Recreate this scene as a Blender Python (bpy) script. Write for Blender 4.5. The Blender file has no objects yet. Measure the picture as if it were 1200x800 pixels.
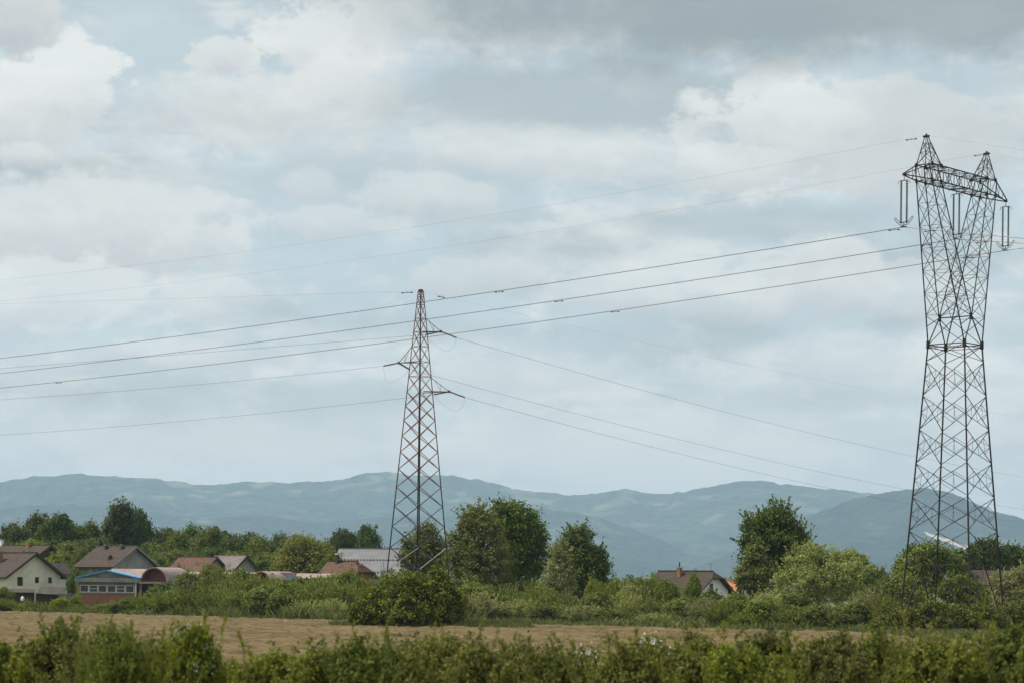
import bpy, math, random
import numpy as np
from mathutils import Vector, Matrix

# ------------------------------------------------------------------ camera, sky, sun, exposure
C = bpy.context.scene.collection
SC = bpy.context.scene
F = 2833.0            # focal length in pixels of a 1200 px wide frame (85 mm)
CH = 3.5              # camera height
ROLL = math.radians(0.6)
HY = 690.0            # principal row
cam_d = bpy.data.cameras.new("camera")
cam_d.sensor_width = 36.0
cam_d.lens = 85.0
cam_d.shift_y = (HY-400.0)/1200.0
cam_d.clip_start = 0.5
cam_d.clip_end = 30000
cam_d.dof.use_dof = True
cam_d.dof.focus_distance = 230
cam_d.dof.aperture_fstop = 2.2
cam = bpy.data.objects.new("camera", cam_d)
cam.matrix_world = Matrix.Translation((0, 0, CH)) @ Matrix.Rotation(math.pi/2, 4, 'X') @ Matrix.Rotation(ROLL, 4, 'Z')
C.objects.link(cam)
SC.camera = cam

SUN_EL, SUN_AZ = math.radians(58), math.radians(-92)   # azimuth from +Y, towards +X; high on the left
sd = bpy.data.lights.new("sun", 'SUN')
sd.energy = 5.0
sd.angle = math.radians(2)
sd.color = (1.0, 0.94, 0.82)
sun = bpy.data.objects.new("sun", sd)
sv = Vector((math.sin(SUN_AZ)*math.cos(SUN_EL), math.cos(SUN_AZ)*math.cos(SUN_EL), math.sin(SUN_EL)))
sun.rotation_euler = sv.to_track_quat('Z', 'Y').to_euler()
sun.location = (0, 0, 60)
C.objects.link(sun)

SC.view_settings.view_transform = 'Standard'
SC.view_settings.look = 'None'
SC.view_settings.gamma = 1
SC.view_settings.use_curve_mapping = False
SC.view_settings.exposure = 0.0
cy = SC.cycles
cy.max_bounces = 5
cy.diffuse_bounces = 2
cy.glossy_bounces = 1
cy.transmission_bounces = 2
cy.transparent_max_bounces = 4
cy.volume_bounces = 1
cy.use_adaptive_sampling = True
cy.adaptive_threshold = 0.015
cy.use_denoising = True

def pdir(px, py):
    dx, dy = px-600.0, HY-py
    c, s = math.cos(ROLL), math.sin(ROLL)
    return (dx*c-dy*s)/F, (dx*s+dy*c)/F
def P(px, py, D):
    u, v = pdir(px, py)
    return Vector((u*D, D, CH+v*D))
def GX(px, D):                     # ground x at depth D for a column of the picture near the horizon
    return pdir(px, HY+(px-600)*math.sin(ROLL))[0]*D
def M_(px, D): return px*D/F       # picture px to metres at depth D

# world -----------------------------------------------------------
W = bpy.data.worlds.new("World"); SC.world = W
W.use_nodes = True
nt = W.node_tree; nt.nodes.clear()
class NB:
    def __init__(s, nt): s.nt = nt
    def n(s, t, **k):
        x = s.nt.nodes.new(t)
        for a, b in k.items(): setattr(x, a, b)
        return x
    def put(s, node, i, v):
        if v is None: return
        if hasattr(v, 'is_linked') or hasattr(v, 'links'): s.nt.links.new(v, node.inputs[i])
        else: node.inputs[i].default_value = v
    def math(s, op, a, b=None, c=None, clamp=False):
        x = s.n('ShaderNodeMath', operation=op); x.use_clamp = clamp
        s.put(x, 0, a); s.put(x, 1, b); s.put(x, 2, c)
        return x.outputs[0]
    def vm(s, op, a, b=None, out=0):
        x = s.n('ShaderNodeVectorMath', operation=op)
        s.put(x, 0, a); s.put(x, 1, b)
        return x.outputs[out]
    def mix(s, f, a, b, mode='MIX'):
        x = s.n('ShaderNodeMix', data_type='RGBA', blend_type=mode)
        s.put(x, 0, f); s.put(x, 6, a); s.put(x, 7, b)
        return x.outputs[2]
    def noise(s, vec, scale, detail=4, rough=0.55, lac=2.0, dist=0.0, out=0):
        x = s.n('ShaderNodeTexNoise')
        s.put(x, 'Vector', vec); x.inputs['Scale'].default_value = scale
        x.inputs['Detail'].default_value = detail; x.inputs['Roughness'].default_value = rough
        x.inputs['Lacunarity'].default_value = lac; x.inputs['Distortion'].default_value = dist
        return x.outputs[out]
    def ss(s, v, a, b, lo=0.0, hi=1.0):
        x = s.n('ShaderNodeMapRange', interpolation_type='SMOOTHSTEP')
        s.put(x, 0, v); x.inputs[1].default_value = a; x.inputs[2].default_value = b
        x.inputs[3].default_value = lo; x.inputs[4].default_value = hi
        return x.outputs[0]
b = NB(nt)
sky = b.n('ShaderNodeTexSky', sky_type='NISHITA')
sky.sun_disc = False; sky.sun_elevation = SUN_EL; sky.sun_rotation = SUN_AZ
sky.air_density = 1.0; sky.dust_density = 2.0; sky.ozone_density = 1.0
STR = 0.15
def sc_(*c):
    L_ = sum(c)/3; L2 = max(.05, .63+(L_-.63)*1.5)*1.17
    return tuple(x*L2/L_*q/STR for x, q in zip(c, (1.02, 1.0, .96)))+(1,)
tc = b.n('ShaderNodeTexCoord').outputs['Generated']
sxyz = b.n('ShaderNodeSeparateXYZ'); nt.links.new(tc, sxyz.inputs[0])
dz = sxyz.outputs[2]
# veil of thin cloud over the clear sky
col = b.mix(0.8, sky.outputs[0], sc_(.53, .615, .655))
# streaks of layered cloud: noise stretched sideways, wherever one looks
st = b.vm('MULTIPLY', tc, (1.0, 1.0, 3.4))
warp = b.noise(b.vm('MULTIPLY', tc, (1, 1, 1.6)), 26, 6, .6, out=1)
wv = b.vm('SUBTRACT', warp, (.5, .5, .5))
n1 = b.noise(b.vm('ADD', st, b.vm('MULTIPLY', wv, (.05, .05, .05))), 9.0, 7, .55)
n2 = b.noise(b.vm('ADD', st, (3.1, 1.7, .4)), 17.0, 8, .6)
col = b.mix(b.math('MULTIPLY', b.ss(n1, .47, .62), .75), col, sc_(.68, .71, .715))
col = b.mix(b.math('MULTIPLY', b.ss(n2, .52, .68), .5), col, sc_(.44, .51, .54))
n3 = b.noise(b.vm('ADD', b.vm('MULTIPLY', tc, (1, 1, 2.0)), b.vm('MULTIPLY', wv, (.03, .03, .03))), 24.0, 8, .6)
col = b.mix(b.math('MULTIPLY', b.ss(n3, .52, .66), .6), col, sc_(.69, .715, .715))
fine = b.noise(b.vm('MULTIPLY', tc, (1, 1, 1.5)), 40.0, 9, .62)
fine2 = b.noise(b.vm('MULTIPLY', tc, (1, 1, 1.5)), 14.0, 5, .55)
def cloud(col, px, py, rx, ry, c, alpha, edge=.35, rag=1.0, flat=0.0):
    """one cloud of the sky dome, as a ragged ellipse round a direction"""
    u, v = pdir(px, py)
    d = Vector((u, 1, v)).normalized()
    e = b.vm('SUBTRACT', tc, tuple(d))
    e = b.vm('MULTIPLY', e, (F/rx, F/rx, F/ry))
    l = b.vm('LENGTH', e, out=1)
    l = b.math('ADD', l, b.math('MULTIPLY', b.math('SUBTRACT', fine, .5), -2.0*rag))
    l = b.math('ADD', l, b.math('MULTIPLY', b.math('SUBTRACT', fine2, .5), -1.2*rag))
    m = b.ss(l, 1.0-edge, 1.0+edge*.6, 1.0, 0.0)
    # body: white crown, greyer foot
    sz = b.n('ShaderNodeSeparateXYZ'); nt.links.new(e, sz.inputs[0])
    g = b.ss(b.math('ADD', sz.outputs[2], b.math('MULTIPLY', b.math('SUBTRACT', fine, .5), 2.5)), -1.0, .5)
    dark = tuple(x*.84 for x in c[:2])+(c[2]*.87,)
    cc = b.mix(g, sc_(*dark), sc_(*c)) if flat == 0 else sc_(*c)
    return b.mix(b.math('MULTIPLY', m, alpha), col, cc)
WH = (.715, .735, .732); MW = (.665, .69, .69); GR = (.42, .49, .52); DK = (.345, .415, .445); BL = (.50, .60, .65)
for a in [
    (180, 60, 90, 60, BL, .75, .5, .8, 1), (330, 215, 170, 45, BL, .6, .6, .8, 1),
    (20, 195, 120, 30, GR, .45, .6, .8, 1),
    (110, 265, 190, 58, MW, .8, .22, 1), (240, 285, 60, 34, MW, .6, .2, 1), (60, 345, 120, 42, WH, .6, .2, 1.2), (265, 350, 90, 30, MW, .55, .24, 1.2),
    (270, 135, 190, 42, MW, .75, .6, 1), (70, 112, 84, 58, WH, .85, .16, 1.1), (30, 130, 60, 40, MW, .7, .3, 1), (10, 15, 50, 50, (.6, .63, .635), .85, .15, .9), (30, 183, 38, 13, MW, .7, .4, 1),
    (375, 58, 90, 64, WH, .85, .12, 1.0), (265, 70, 50, 30, MW, .8, .12, 1.1), (430, 80, 70, 50, WH, .5, .3, 1), (330, 110, 140, 40, MW, .7, .3, 1),
    (680, 118, 260, 44, GR, .65, .5, .6, 1), (560, 205, 260, 25, GR, .25, .6, .7, 1),
    (1000, 150, 180, 66, MW, .75, .2, 1), (925, 140, 80, 50, WH, .45, .22, 1.3), (860, 195, 60, 28, MW, .6, .2, 1), (1130, 130, 120, 60, GR, .25, .6, .8, 1),
    (600, 175, 150, 30, MW, .6, .5, 1), (520, 232, 80, 26, MW, .5, .28, 1.2), (380, 262, 60, 18, MW, .5, .2, 1), (360, 220, 30, 16, MW, .4, .5, 1.3),
    (560, 325, 110, 24, MW, .55, .26, 1.2), (700, 345, 80, 22, MW, .5, .2, 1), (850, 262, 220, 26, GR, .5, .6, .9, 1), (640, 290, 120, 18, GR, .4, .6, 1, 1), (480, 385, 150, 18, GR, .35, .6, 1, 1), (1090, 300, 120, 24, GR, .35, .6, 1, 1), (965, 330, 70, 48, MW, .65, .18, 1), (1060, 340, 80, 34, MW, .5, .2, 1),
    (1030, 430, 180, 40, MW, .5, .5, 1), (800, 395, 150, 28, GR, .4, .6, .9, 1), (300, 465, 260, 22, GR, .35, .6, .9, 1), (980, 470, 160, 18, GR, .3, .6, .9, 1), (250, 415, 120, 20, MW, .5, .3, 1.2), (860, 350, 70, 30, MW, .5, .25, 1.2), (620, 440, 130, 22, MW, .5, .3, 1.2), (140, 520, 120, 20, MW, .5, .3, 1.2), (520, 530, 110, 16, MW, .4, .3, 1.2),
    (250, 520, 260, 35, MW, .5, .5, 1), (720, 520, 300, 45, MW, .45, .6, .8, 1),
    (900, 10, 540, 62, DK, .85, .6, .6, 1), (450, 20, 60, 50, MW, .4, .4, 1),
]:
    col = cloud(col, *a)
col = b.mix(b.ss(dz, .01, .12, .6, 0.0), col, sc_(.72, .705, .675))   # pale thick air low on the horizon
# lit tops and shaded undersides of the puffs
pv_ = b.vm('ADD', b.vm('MULTIPLY', tc, (1, 1, 1.7)), b.vm('MULTIPLY', wv, (.02, .02, .02)))
ra = b.noise(pv_, 13.0, 8, .52); rb_ = b.noise(b.vm('ADD', pv_, (.0, .0, .014)), 13.0, 8, .52)
rel = b.math('SUBTRACT', ra, rb_)
msk = b.ss(b.noise(b.vm('MULTIPLY', tc, (1, 1, 2.2)), 8.0, 4, .5), .40, .62, .25, 1.0)
gain = b.math('ADD', 1.0, b.math('MULTIPLY', b.math('MULTIPLY', rel, .6), msk))
vs = b.n('ShaderNodeVectorMath', operation='SCALE'); nt.links.new(col, vs.inputs[0]); nt.links.new(gain, vs.inputs[3])
col = vs.outputs[0]
bg = b.n('ShaderNodeBackground'); nt.links.new(col, bg.inputs[0]); bg.inputs[1].default_value = STR
wo = b.n('ShaderNodeOutputWorld'); nt.links.new(bg.outputs[0], wo.inputs[0])
W.cycles.sampling_method = 'MANUAL'; W.cycles.sample_map_resolution = 512

# ------------------------------------------------------------------ helpers: materials
MATS = {}
def new_mat(name):
    m = bpy.data.materials.new(name); m.use_nodes = True
    m.node_tree.nodes.clear()
    return m, NB(m.node_tree)
def finish(m, B, sh, disp=None):
    o = B.n('ShaderNodeOutputMaterial'); m.node_tree.links.new(sh, o.inputs[0])
    return m
def principled(B, colr, rough=.7, metal=0.0, normal=None, spec=.3):
    p = B.n('ShaderNodeBsdfPrincipled')
    B.put(p, 'Base Color', colr); B.put(p, 'Roughness', rough); B.put(p, 'Metallic', metal)
    p.inputs['Specular IOR Level'].default_value = spec
    if normal is not None: B.put(p, 'Normal', normal)
    return p.outputs[0]
def bump(B, h, strength=.5, dist=.02):
    x = B.n('ShaderNodeBump'); x.inputs['Strength'].default_value = strength; x.inputs['Distance'].default_value = dist
    B.put(x, 'Height', h); return x.outputs[0]
def c4(c): return (c[0], c[1], c[2], 1)
def objco(B): return B.n('ShaderNodeTexCoord').outputs['Object']

def mat_leaf(name, dark, light, tr=.25, var=.25):
    if name in MATS: return MATS[name]
    m, B = new_mat(name)
    at = B.n('ShaderNodeAttribute', attribute_name='tint').outputs['Fac']
    rnd = B.n('ShaderNodeObjectInfo').outputs['Random']
    colr = B.mix(B.ss(at, .1, .9), c4(dark), c4(light))
    hs = B.n('ShaderNodeHueSaturation')
    B.put(hs, 'Color', colr)
    B.put(hs, 'Hue', B.math('ADD', .488, B.math('MULTIPLY', rnd, .024)))
    B.put(hs, 'Value', B.math('ADD', 1-var/2, B.math('MULTIPLY', rnd, var)))
    B.put(hs, 'Saturation', B.math('ADD', .88, B.math('MULTIPLY', rnd, .2)))
    d = B.n('ShaderNodeBsdfPrincipled'); B.put(d, 'Base Color', hs.outputs[0]); B.put(d, 'Roughness', .7)
    d.inputs['Specular IOR Level'].default_value = .12
    t = B.n('ShaderNodeBsdfTranslucent')
    hs2 = B.mix(1.0, hs.outputs[0], (1.25, 1.3, .7, 1), 'MULTIPLY'); B.put(t, 'Color', hs2)
    mx = B.n('ShaderNodeMixShader'); mx.inputs[0].default_value = tr
    m.node_tree.links.new(d.outputs[0], mx.inputs[1]); m.node_tree.links.new(t.outputs[0], mx.inputs[2])
    MATS[name] = finish(m, B, mx.outputs[0]); return m
def mat_noise(name, c1, c2, scale=2.0, rough=.8, metal=0.0, stretch=(1, 1, 1), lo=.35, hi=.65, bmp=0.0, detail=6, c3=None, spec=.3):
    if name in MATS: return MATS[name]
    m, B = new_mat(name)
    co = B.vm('MULTIPLY', objco(B), stretch)
    n = B.noise(co, scale, detail, .6)
    colr = B.mix(B.ss(n, lo, hi), c4(c1), c4(c2))
    if c3: colr = B.mix(B.math('MULTIPLY', B.ss(B.noise(co, scale*.23, 5, .6), .5, .66), .8), colr, c4(c3))
    nm = bump(B, n, .6, bmp) if bmp else None
    MATS[name] = finish(m, B, principled(B, colr, rough, metal, nm, spec)); return m
def mat_tiles(name, c1, c2, c3, row=.33, colw=.24):
    """clay tile roof: rows run level (object Z), columns along the ridge (object X)"""
    if name in MATS: return MATS[name]
    m, B = new_mat(name)
    co = objco(B); s = B.n('ShaderNodeSeparateXYZ'); m.node_tree.links.new(co, s.inputs[0])
    fr = B.math('FRACT', B.math('DIVIDE', s.outputs[2], row*.6))
    fc = B.math('FRACT', B.math('DIVIDE', s.outputs[0], colw))
    n = B.noise(B.vm('MULTIPLY', co, (1.6, 1.6, 2.5)), 1.6, 8, .7)
    nb = B.noise(co, .45, 5, .6)
    colr = B.mix(B.ss(n, .38, .62), c4(c1), c4(c2))
    colr = B.mix(B.ss(nb, .48, .66), colr, c4(c3))
    edge = B.math('MULTIPLY', B.ss(fr, .0, .22), .35)
    colr = B.mix(B.math('SUBTRACT', .35, edge), colr, (.03, .02, .015, 1))
    h = B.math('ADD', fr, B.math('MULTIPLY', B.math('PINGPONG', fc, .5), 1.2))
    MATS[name] = finish(m, B, principled(B, colr, .85, 0, bump(B, h, .6, .04))); return m
def mat_brick(name, c1, c2, mortar, scale=4.0):
    if name in MATS: return MATS[name]
    m, B = new_mat(name)
    co = objco(B); s = B.n('ShaderNodeSeparateXYZ'); m.node_tree.links.new(co, s.inputs[0])
    cb = B.n('ShaderNodeCombineXYZ'); B.put(cb, 0, B.math('ADD', s.outputs[0], s.outputs[1])); B.put(cb, 1, s.outputs[2])
    br = B.n('ShaderNodeTexBrick'); B.put(br, 'Vector', cb.outputs[0]); br.inputs['Scale'].default_value = scale
    br.inputs['Color1'].default_value = c4(c1); br.inputs['Color2'].default_value = c4(c2); br.inputs['Mortar'].default_value = c4(mortar)
    br.inputs['Mortar Size'].default_value = .012
    n = B.noise(co, 1.3, 6, .65)
    colr = B.mix(B.math('MULTIPLY', B.ss(n, .5, .7), .55), br.outputs[0], c4(mortar))
    MATS[name] = finish(m, B, principled(B, colr, .9)); return m
def mat_corr(name, c1, c2, pitch=.2, axis=0, rough=.5, dirt=(.12, .08, .06)):
    """corrugated / ribbed sheet: the ribs repeat along one object axis"""
    if name in MATS: return MATS[name]
    m, B = new_mat(name)
    co = objco(B); s = B.n('ShaderNodeSeparateXYZ'); m.node_tree.links.new(co, s.inputs[0])
    f = B.math('PINGPONG', B.math('DIVIDE', s.outputs[axis], pitch), .5)
    n = B.noise(co, .8, 8, .65)
    colr = B.mix(B.ss(n, .4, .65), c4(c1), c4(c2))
    colr = B.mix(B.math('MULTIPLY', B.ss(B.noise(co, 2.3, 6, .7), .56, .72), .6), colr, c4(dirt))
    MATS[name] = finish(m, B, principled(B, colr, rough, 0, bump(B, f, .8, .05))); return m
def mat_plain(name, c, rough=.6, metal=0.0, spec=.3): return mat_noise(name, tuple(x*.85 for x in c), tuple(min(1, x*1.12) for x in c), 3.0, rough, metal, spec=spec)

# ------------------------------------------------------------------ helpers: objects
def setp(o, label=None, cat=None, group=None, kind=None):
    if label: o['label'] = label
    if cat: o['category'] = cat
    if group: o['group'] = group
    if kind: o['kind'] = kind
    return o
def mesh_obj(name, V, Fc, mat, parent=None, smooth=False, tint=None):
    me = bpy.data.meshes.new(name)
    V = np.asarray(V, dtype=np.float32)
    if isinstance(Fc, np.ndarray):
        k = Fc.shape[1]; nf = Fc.shape[0]
        me.vertices.add(len(V)); me.vertices.foreach_set('co', V.ravel())
        me.loops.add(nf*k); me.loops.foreach_set('vertex_index', Fc.astype(np.int32).ravel())
        me.polygons.add(nf); me.polygons.foreach_set('loop_start', np.arange(0, nf*k, k, dtype=np.int32))
        me.polygons.foreach_set('loop_total', np.full(nf, k, dtype=np.int32))
        me.update(calc_edges=True)
    else:
        me.from_pydata([tuple(map(float, v)) for v in V], [], Fc); me.update()
    if smooth: me.polygons.foreach_set('use_smooth', np.ones(len(me.polygons), dtype=bool))
    if tint is not None:
        a = me.attributes.new('tint', 'FLOAT', 'FACE'); a.data.foreach_set('value', np.asarray(tint, dtype=np.float32))
    if mat: me.materials.append(mat)
    o = bpy.data.objects.new(name, me); C.objects.link(o)
    if parent: o.parent = parent
    return o
def empty(name, loc, rz=0, label=None, cat=None, group=None):
    o = bpy.data.objects.new(name, None); C.objects.link(o)
    o.location = loc; o.rotation_euler = (0, 0, rz); o.empty_display_size = .5
    return setp(o, label, cat, group)
class MB:
    """collects boxes, bars, tubes and polygons into one mesh"""
    def __init__(s): s.v = []; s.f = []
    def box(s, x0, x1, y0, y1, z0, z1):
        k = len(s.v)
        s.v += [(x0, y0, z0), (x1, y0, z0), (x1, y1, z0), (x0, y1, z0), (x0, y0, z1), (x1, y0, z1), (x1, y1, z1), (x0, y1, z1)]
        s.f += [[k+i for i in q] for q in ((0, 3, 2, 1), (4, 5, 6, 7), (0, 1, 5, 4), (1, 2, 6, 5), (2, 3, 7, 6), (3, 0, 4, 7))]
        return s
    def bar(s, a, b_, w, w2=None, n=4, ang=True):
        a, b_ = Vector(a), Vector(b_); d = b_-a
        if d.length < 1e-6: return s
        d.normalize()
        up = Vector((0, 0, 1)) if abs(d.z) < .9 else Vector((1, 0, 0))
        x = d.cross(up).normalized(); y = d.cross(x)
        w2 = w if w2 is None else w2
        k = len(s.v)
        for q, ww in ((a, w), (b_, w2)):
            for i in range(n):
                t = 2*math.pi*(i+.5)/n
                s.v.append(tuple(q+(x*math.cos(t)+y*math.sin(t))*ww*.5))
        for i in range(n):
            j = (i+1) % n
            s.f.append([k+i, k+j, k+n+j, k+n+i])
        s.f.append([k+i for i in range(n)][::-1]); s.f.append([k+n+i for i in range(n)])
        return s
    def tube(s, pts, r, n=6, cap=True):
        pts = [Vector(p) for p in pts]; k = len(s.v)
        x = None
        for i, p in enumerate(pts):
            d = (pts[min(i+1, len(pts)-1)]-pts[max(i-1, 0)]).normalized()
            if x is None:
                x = d.cross(Vector((0, 0, 1)) if abs(d.z) < .9 else Vector((1, 0, 0))).normalized()
            x = (x-d*x.dot(d)).normalized(); y = d.cross(x)
            rr = r[i] if isinstance(r, (list, tuple)) else r
            for j in range(n):
                t = 2*math.pi*j/n; s.v.append(tuple(p+(x*math.cos(t)+y*math.sin(t))*rr))
        for i in range(len(pts)-1):
            for j in range(n):
                q = (j+1) % n; s.f.append([k+i*n+j, k+i*n+q, k+(i+1)*n+q, k+(i+1)*n+j])
        if cap: s.f.append([k+j for j in range(n)][::-1]); s.f.append([k+(len(pts)-1)*n+j for j in range(n)])
        return s
    def slab(s, quad, t):
        """a quad thickened downwards along its normal"""
        q = [Vector(p) for p in quad]; nrm = (q[1]-q[0]).cross(q[-1]-q[0]).normalized()
        if nrm.z < 0: nrm = -nrm
        k = len(s.v); m = len(q)
        s.v += [tuple(p) for p in q]+[tuple(p-nrm*t) for p in q]
        s.f.append([k+i for i in range(m)]); s.f.append([k+m+i for i in range(m)][::-1])
        for i in range(m):
            j = (i+1) % m; s.f.append([k+i, k+m+i, k+m+j, k+j])
        return s
    def prism(s, poly, y0, y1):
        """polygon in x,z extruded along y"""
        k = len(s.v); m = len(poly)
        s.v += [(x, y0, z) for x, z in poly]+[(x, y1, z) for x, z in poly]
        s.f.append([k+i for i in range(m)]); s.f.append([k+m+i for i in range(m)][::-1])
        for i in range(m):
            j = (i+1) % m; s.f.append([k+i, k+m+i, k+m+j, k+j])
        return s
    def prismx(s, poly, x0, x1):
        k = len(s.v); m = len(poly)
        s.v += [(x0, y, z) for y, z in poly]+[(x1, y, z) for y, z in poly]
        s.f.append([k+i for i in range(m)][::-1]); s.f.append([k+m+i for i in range(m)])
        for i in range(m):
            j = (i+1) % m; s.f.append([k+i, k+j, k+m+j, k+m+i])
        return s
    def build(s, name, mat, parent=None, smooth=False):
        return mesh_obj(name, s.v, s.f, mat, parent, smooth)

# numpy value noise -------------------------------------------------
def _h(ix, iy, seed):
    n = (ix*374761393+iy*668265263+seed*1442695041) & 0xffffffff
    n = ((n ^ (n >> 13))*1274126177) & 0xffffffff
    return ((n ^ (n >> 16)) & 0xffff)/65535.0
def vnoise(x, y, seed=0):
    x = np.asarray(x, float); y = np.asarray(y, float)
    ix = np.floor(x).astype(np.int64); iy = np.floor(y).astype(np.int64)
    fx = x-ix; fy = y-iy; fx = fx*fx*(3-2*fx); fy = fy*fy*(3-2*fy)
    a = _h(ix, iy, seed); b_ = _h(ix+1, iy, seed); c = _h(ix, iy+1, seed); d = _h(ix+1, iy+1, seed)
    return a+(b_-a)*fx+(c-a)*fy+(a-b_-c+d)*fx*fy
def fbm(x, y, seed=0, o=4, g=.5):
    t = 0; a = 1; s = 0
    for i in range(o):
        t = t+a*vnoise(x*2**i, y*2**i, seed+i*17); s += a; a *= g
    return t/s

# ------------------------------------------------------------------ setting: ground, field, hills
m, B = new_mat('meadow')
co = objco(B)
n = B.noise(co, .05, 8, .6); n_ = B.noise(co, .9, 6, .7)
colr = B.mix(B.ss(n, .4, .6), (.06, .085, .028, 1), (.10, .115, .045, 1))
colr = B.mix(B.math('MULTIPLY', B.ss(n_, .45, .7), .4), colr, (.13, .12, .06, 1))
MEADOW = finish(m, B, principled(B, colr, .9, 0, bump(B, n_, .5, .1)))
g = MB(); g.v = [(-11000, -500, 0), (11000, -500, 0), (11000, 17500, 0), (-11000, 17500, 0)]; g.f = [[0, 1, 2, 3]]
setp(g.build('ground', MEADOW), kind='structure')

# ploughed field: edge line, s along the far edge, t towards the camera
E0 = Vector((-61, 289, 0)); ED = Vector((1, -.922, 0)).normalized(); EN = Vector((ED.y, -ED.x, 0))   # EN points to the camera side
def edge_y(x): return 289-.922*(x+61)
m, B = new_mat('tilled_soil')
co = objco(B)
n = B.noise(B.vm('MULTIPLY', co, (.25, 1.0, 1)), .35, 6, .6); n_ = B.noise(B.vm('MULTIPLY', co, (.5, 1, 1)), 1.3, 8, .8)
nl = B.noise(B.vm('MULTIPLY', co, (.03, 1.0, 1)), .9, 5, .65)
colr = B.mix(B.ss(n, .35, .65), (.100, .072, .033, 1), (.158, .117, .056, 1))
colr = B.mix(B.math('MULTIPLY', B.ss(n_, .47, .62), .8), colr, (.048, .032, .019, 1))
colr = B.mix(B.math('MULTIPLY', B.ss(nl, .5, .66), .5), colr, (.185, .142, .072, 1))
SOIL = finish(m, B, principled(B, colr, .95, 0, bump(B, n_, .7, .08), spec=.1))
ns, ntt = 520, 470
S = np.linspace(-50, 190, ns)[None, :].repeat(ntt, 0); T = np.linspace(0, 185, ntt)[:, None].repeat(ns, 1)
zz = .10+.09*np.sin(T*2*math.pi/1.55+1.5*fbm(S*.05, T*.05, 5))+.42*(fbm(S*1.5, T*1.6, 3, 3)-.4)
zz = zz+.25*(fbm(S*.03, T*.12, 9, 3)-.5)
zz = np.maximum(zz, .03)
T0 = T.copy(); T0[0, :] += 1.2*(fbm(S[0]*.2, S[0]*0, 4, 3)-.5)*2
zz[0, :] = -.05; zz[-1, :] = -.05; zz[:, 0] = -.05; zz[:, -1] = -.05
ang = math.atan2(ED.y, ED.x)
V = np.stack([S, -T0, zz], -1).reshape(-1, 3)
idx = np.arange(ns*ntt).reshape(ntt, ns)
Fq = np.stack([idx[1:, :-1], idx[1:, 1:], idx[:-1, 1:], idx[:-1, :-1]], -1).reshape(-1, 4)
fo = mesh_obj('ploughed_field', V, Fq, SOIL, smooth=True)
fo.location = E0; fo.rotation_euler = (0, 0, ang)
setp(fo, kind='structure')
def in_field(x, y):
    r = Vector((x, y, 0))-E0
    return r.dot(EN) > -1

# hills ---------------------------------------------------------------
def mat_hill(name, forest, forest2, meadow, mlo, quarry=None):
    m, B = new_mat(name)
    co = objco(B)
    n = B.noise(B.vm('MULTIPLY', co, (1, .5, 3.5)), .0042, 7, .6)
    n2 = B.noise(co, .013, 6, .75); n3 = B.noise(co, .0009, 6, .6)
    colr = B.mix(B.ss(B.math('ADD', B.math('MULTIPLY', n2, .7), B.math('MULTIPLY', n3, .3)), .42, .58), c4(forest), c4(forest2))
    mk = B.math('MULTIPLY', B.math('MULTIPLY', B.ss(n, mlo-.02, mlo+.07), .8), B.ss(n3, .44, .58))
    colr = B.mix(mk, colr, c4(meadow))
    if quarry:
        (x0, y0, z0), (x1, y1, z1), w = quarry
        s = B.n('ShaderNodeSeparateXYZ'); m.node_tree.links.new(co, s.inputs[0])
        ax = B.math('DIVIDE', B.math('SUBTRACT', s.outputs[0], x0), x1-x0)
        zl = B.math('SUBTRACT', s.outputs[2], B.math('ADD', z0, B.math('MULTIPLY', ax, z1-z0)))
        wn = B.math('ADD', zl, B.math('MULTIPLY', B.math('SUBTRACT', n2, .5), w*1.3))
        q = B.math('MULTIPLY', B.ss(B.math('ABSOLUTE', wn), w*B_TAPER, w*B_TAPER*1.25, 1, 0), B.math('MULTIPLY', B.ss(ax, 0, .08), B.ss(ax, .93, 1.0, 1, 0)))
        colr = B.mix(q, colr, (.42, .36, .30, 1))
    MATS[name] = finish(m, B, principled(B, colr, 1.0, 0, None, spec=0)); return m
B_TAPER = .5
def hill(name, prof, Yc, depth, back, mat, seed, rough=.2, step=2.0, rows=170, canopy=9):
    pxs = np.arange(-500, 1701, step)
    crest = np.interp(pxs, [p[0] for p in prof], [p[1] for p in prof])
    uv = np.array([pdir(a, c) for a, c in zip(pxs, crest)])
    tanaz = uv[:, 0]; tgt = np.maximum(uv[:, 1], -.0005)
    Y = np.concatenate([np.linspace(Yc-depth, Yc, int(rows*.8)), np.linspace(Yc, Yc+back, rows-int(rows*.8)+1)[1:]])
    YY = Y[:, None].repeat(len(pxs), 1)
    XX = YY*tanaz[None, :]
    t = np.where(YY < Yc, (YY-(Yc-depth))/depth, 1-(YY-Yc)/back)
    t = np.clip(t, 0, 1)
    sp = 1-np.abs(2*fbm(XX/1500, YY/2200, seed, 4, .42)-1)     # ridged spurs
    env = t**1.15*(1-rough*1.6*(1-sp)*np.sin(np.pi*np.clip(t, 0, 1))**.7*1.6)
    z = env
    ang_ = (z)/YY
    mx = ang_.max(0)
    zz = z/np.maximum(mx, 1e-9)[None, :]*tgt[None, :]
    zz = zz + CH*np.clip(t*8, 0, 1)*(tgt > .0003)[None, :]
    can = (fbm(XX/50, YY/50, seed+50, 3)-.5)*canopy*2.0
    zz = zz+can*np.clip(t*6, 0, 1)*np.clip(tgt/.003, 0, 1)[None, :]
    zz[0] = -4; zz[-1] = -4
    zz = np.where(tgt[None, :] < .0003, -4, zz)
    V = np.stack([XX, YY, zz], -1).reshape(-1, 3)
    idx = np.arange(V.shape[0]).reshape(zz.shape)
    Fq = np.stack([idx[:-1, :-1], idx[:-1, 1:], idx[1:, 1:], idx[1:, :-1]], -1).reshape(-1, 4)
    return setp(mesh_obj(name, V, Fq, mat), kind='structure')
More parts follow.
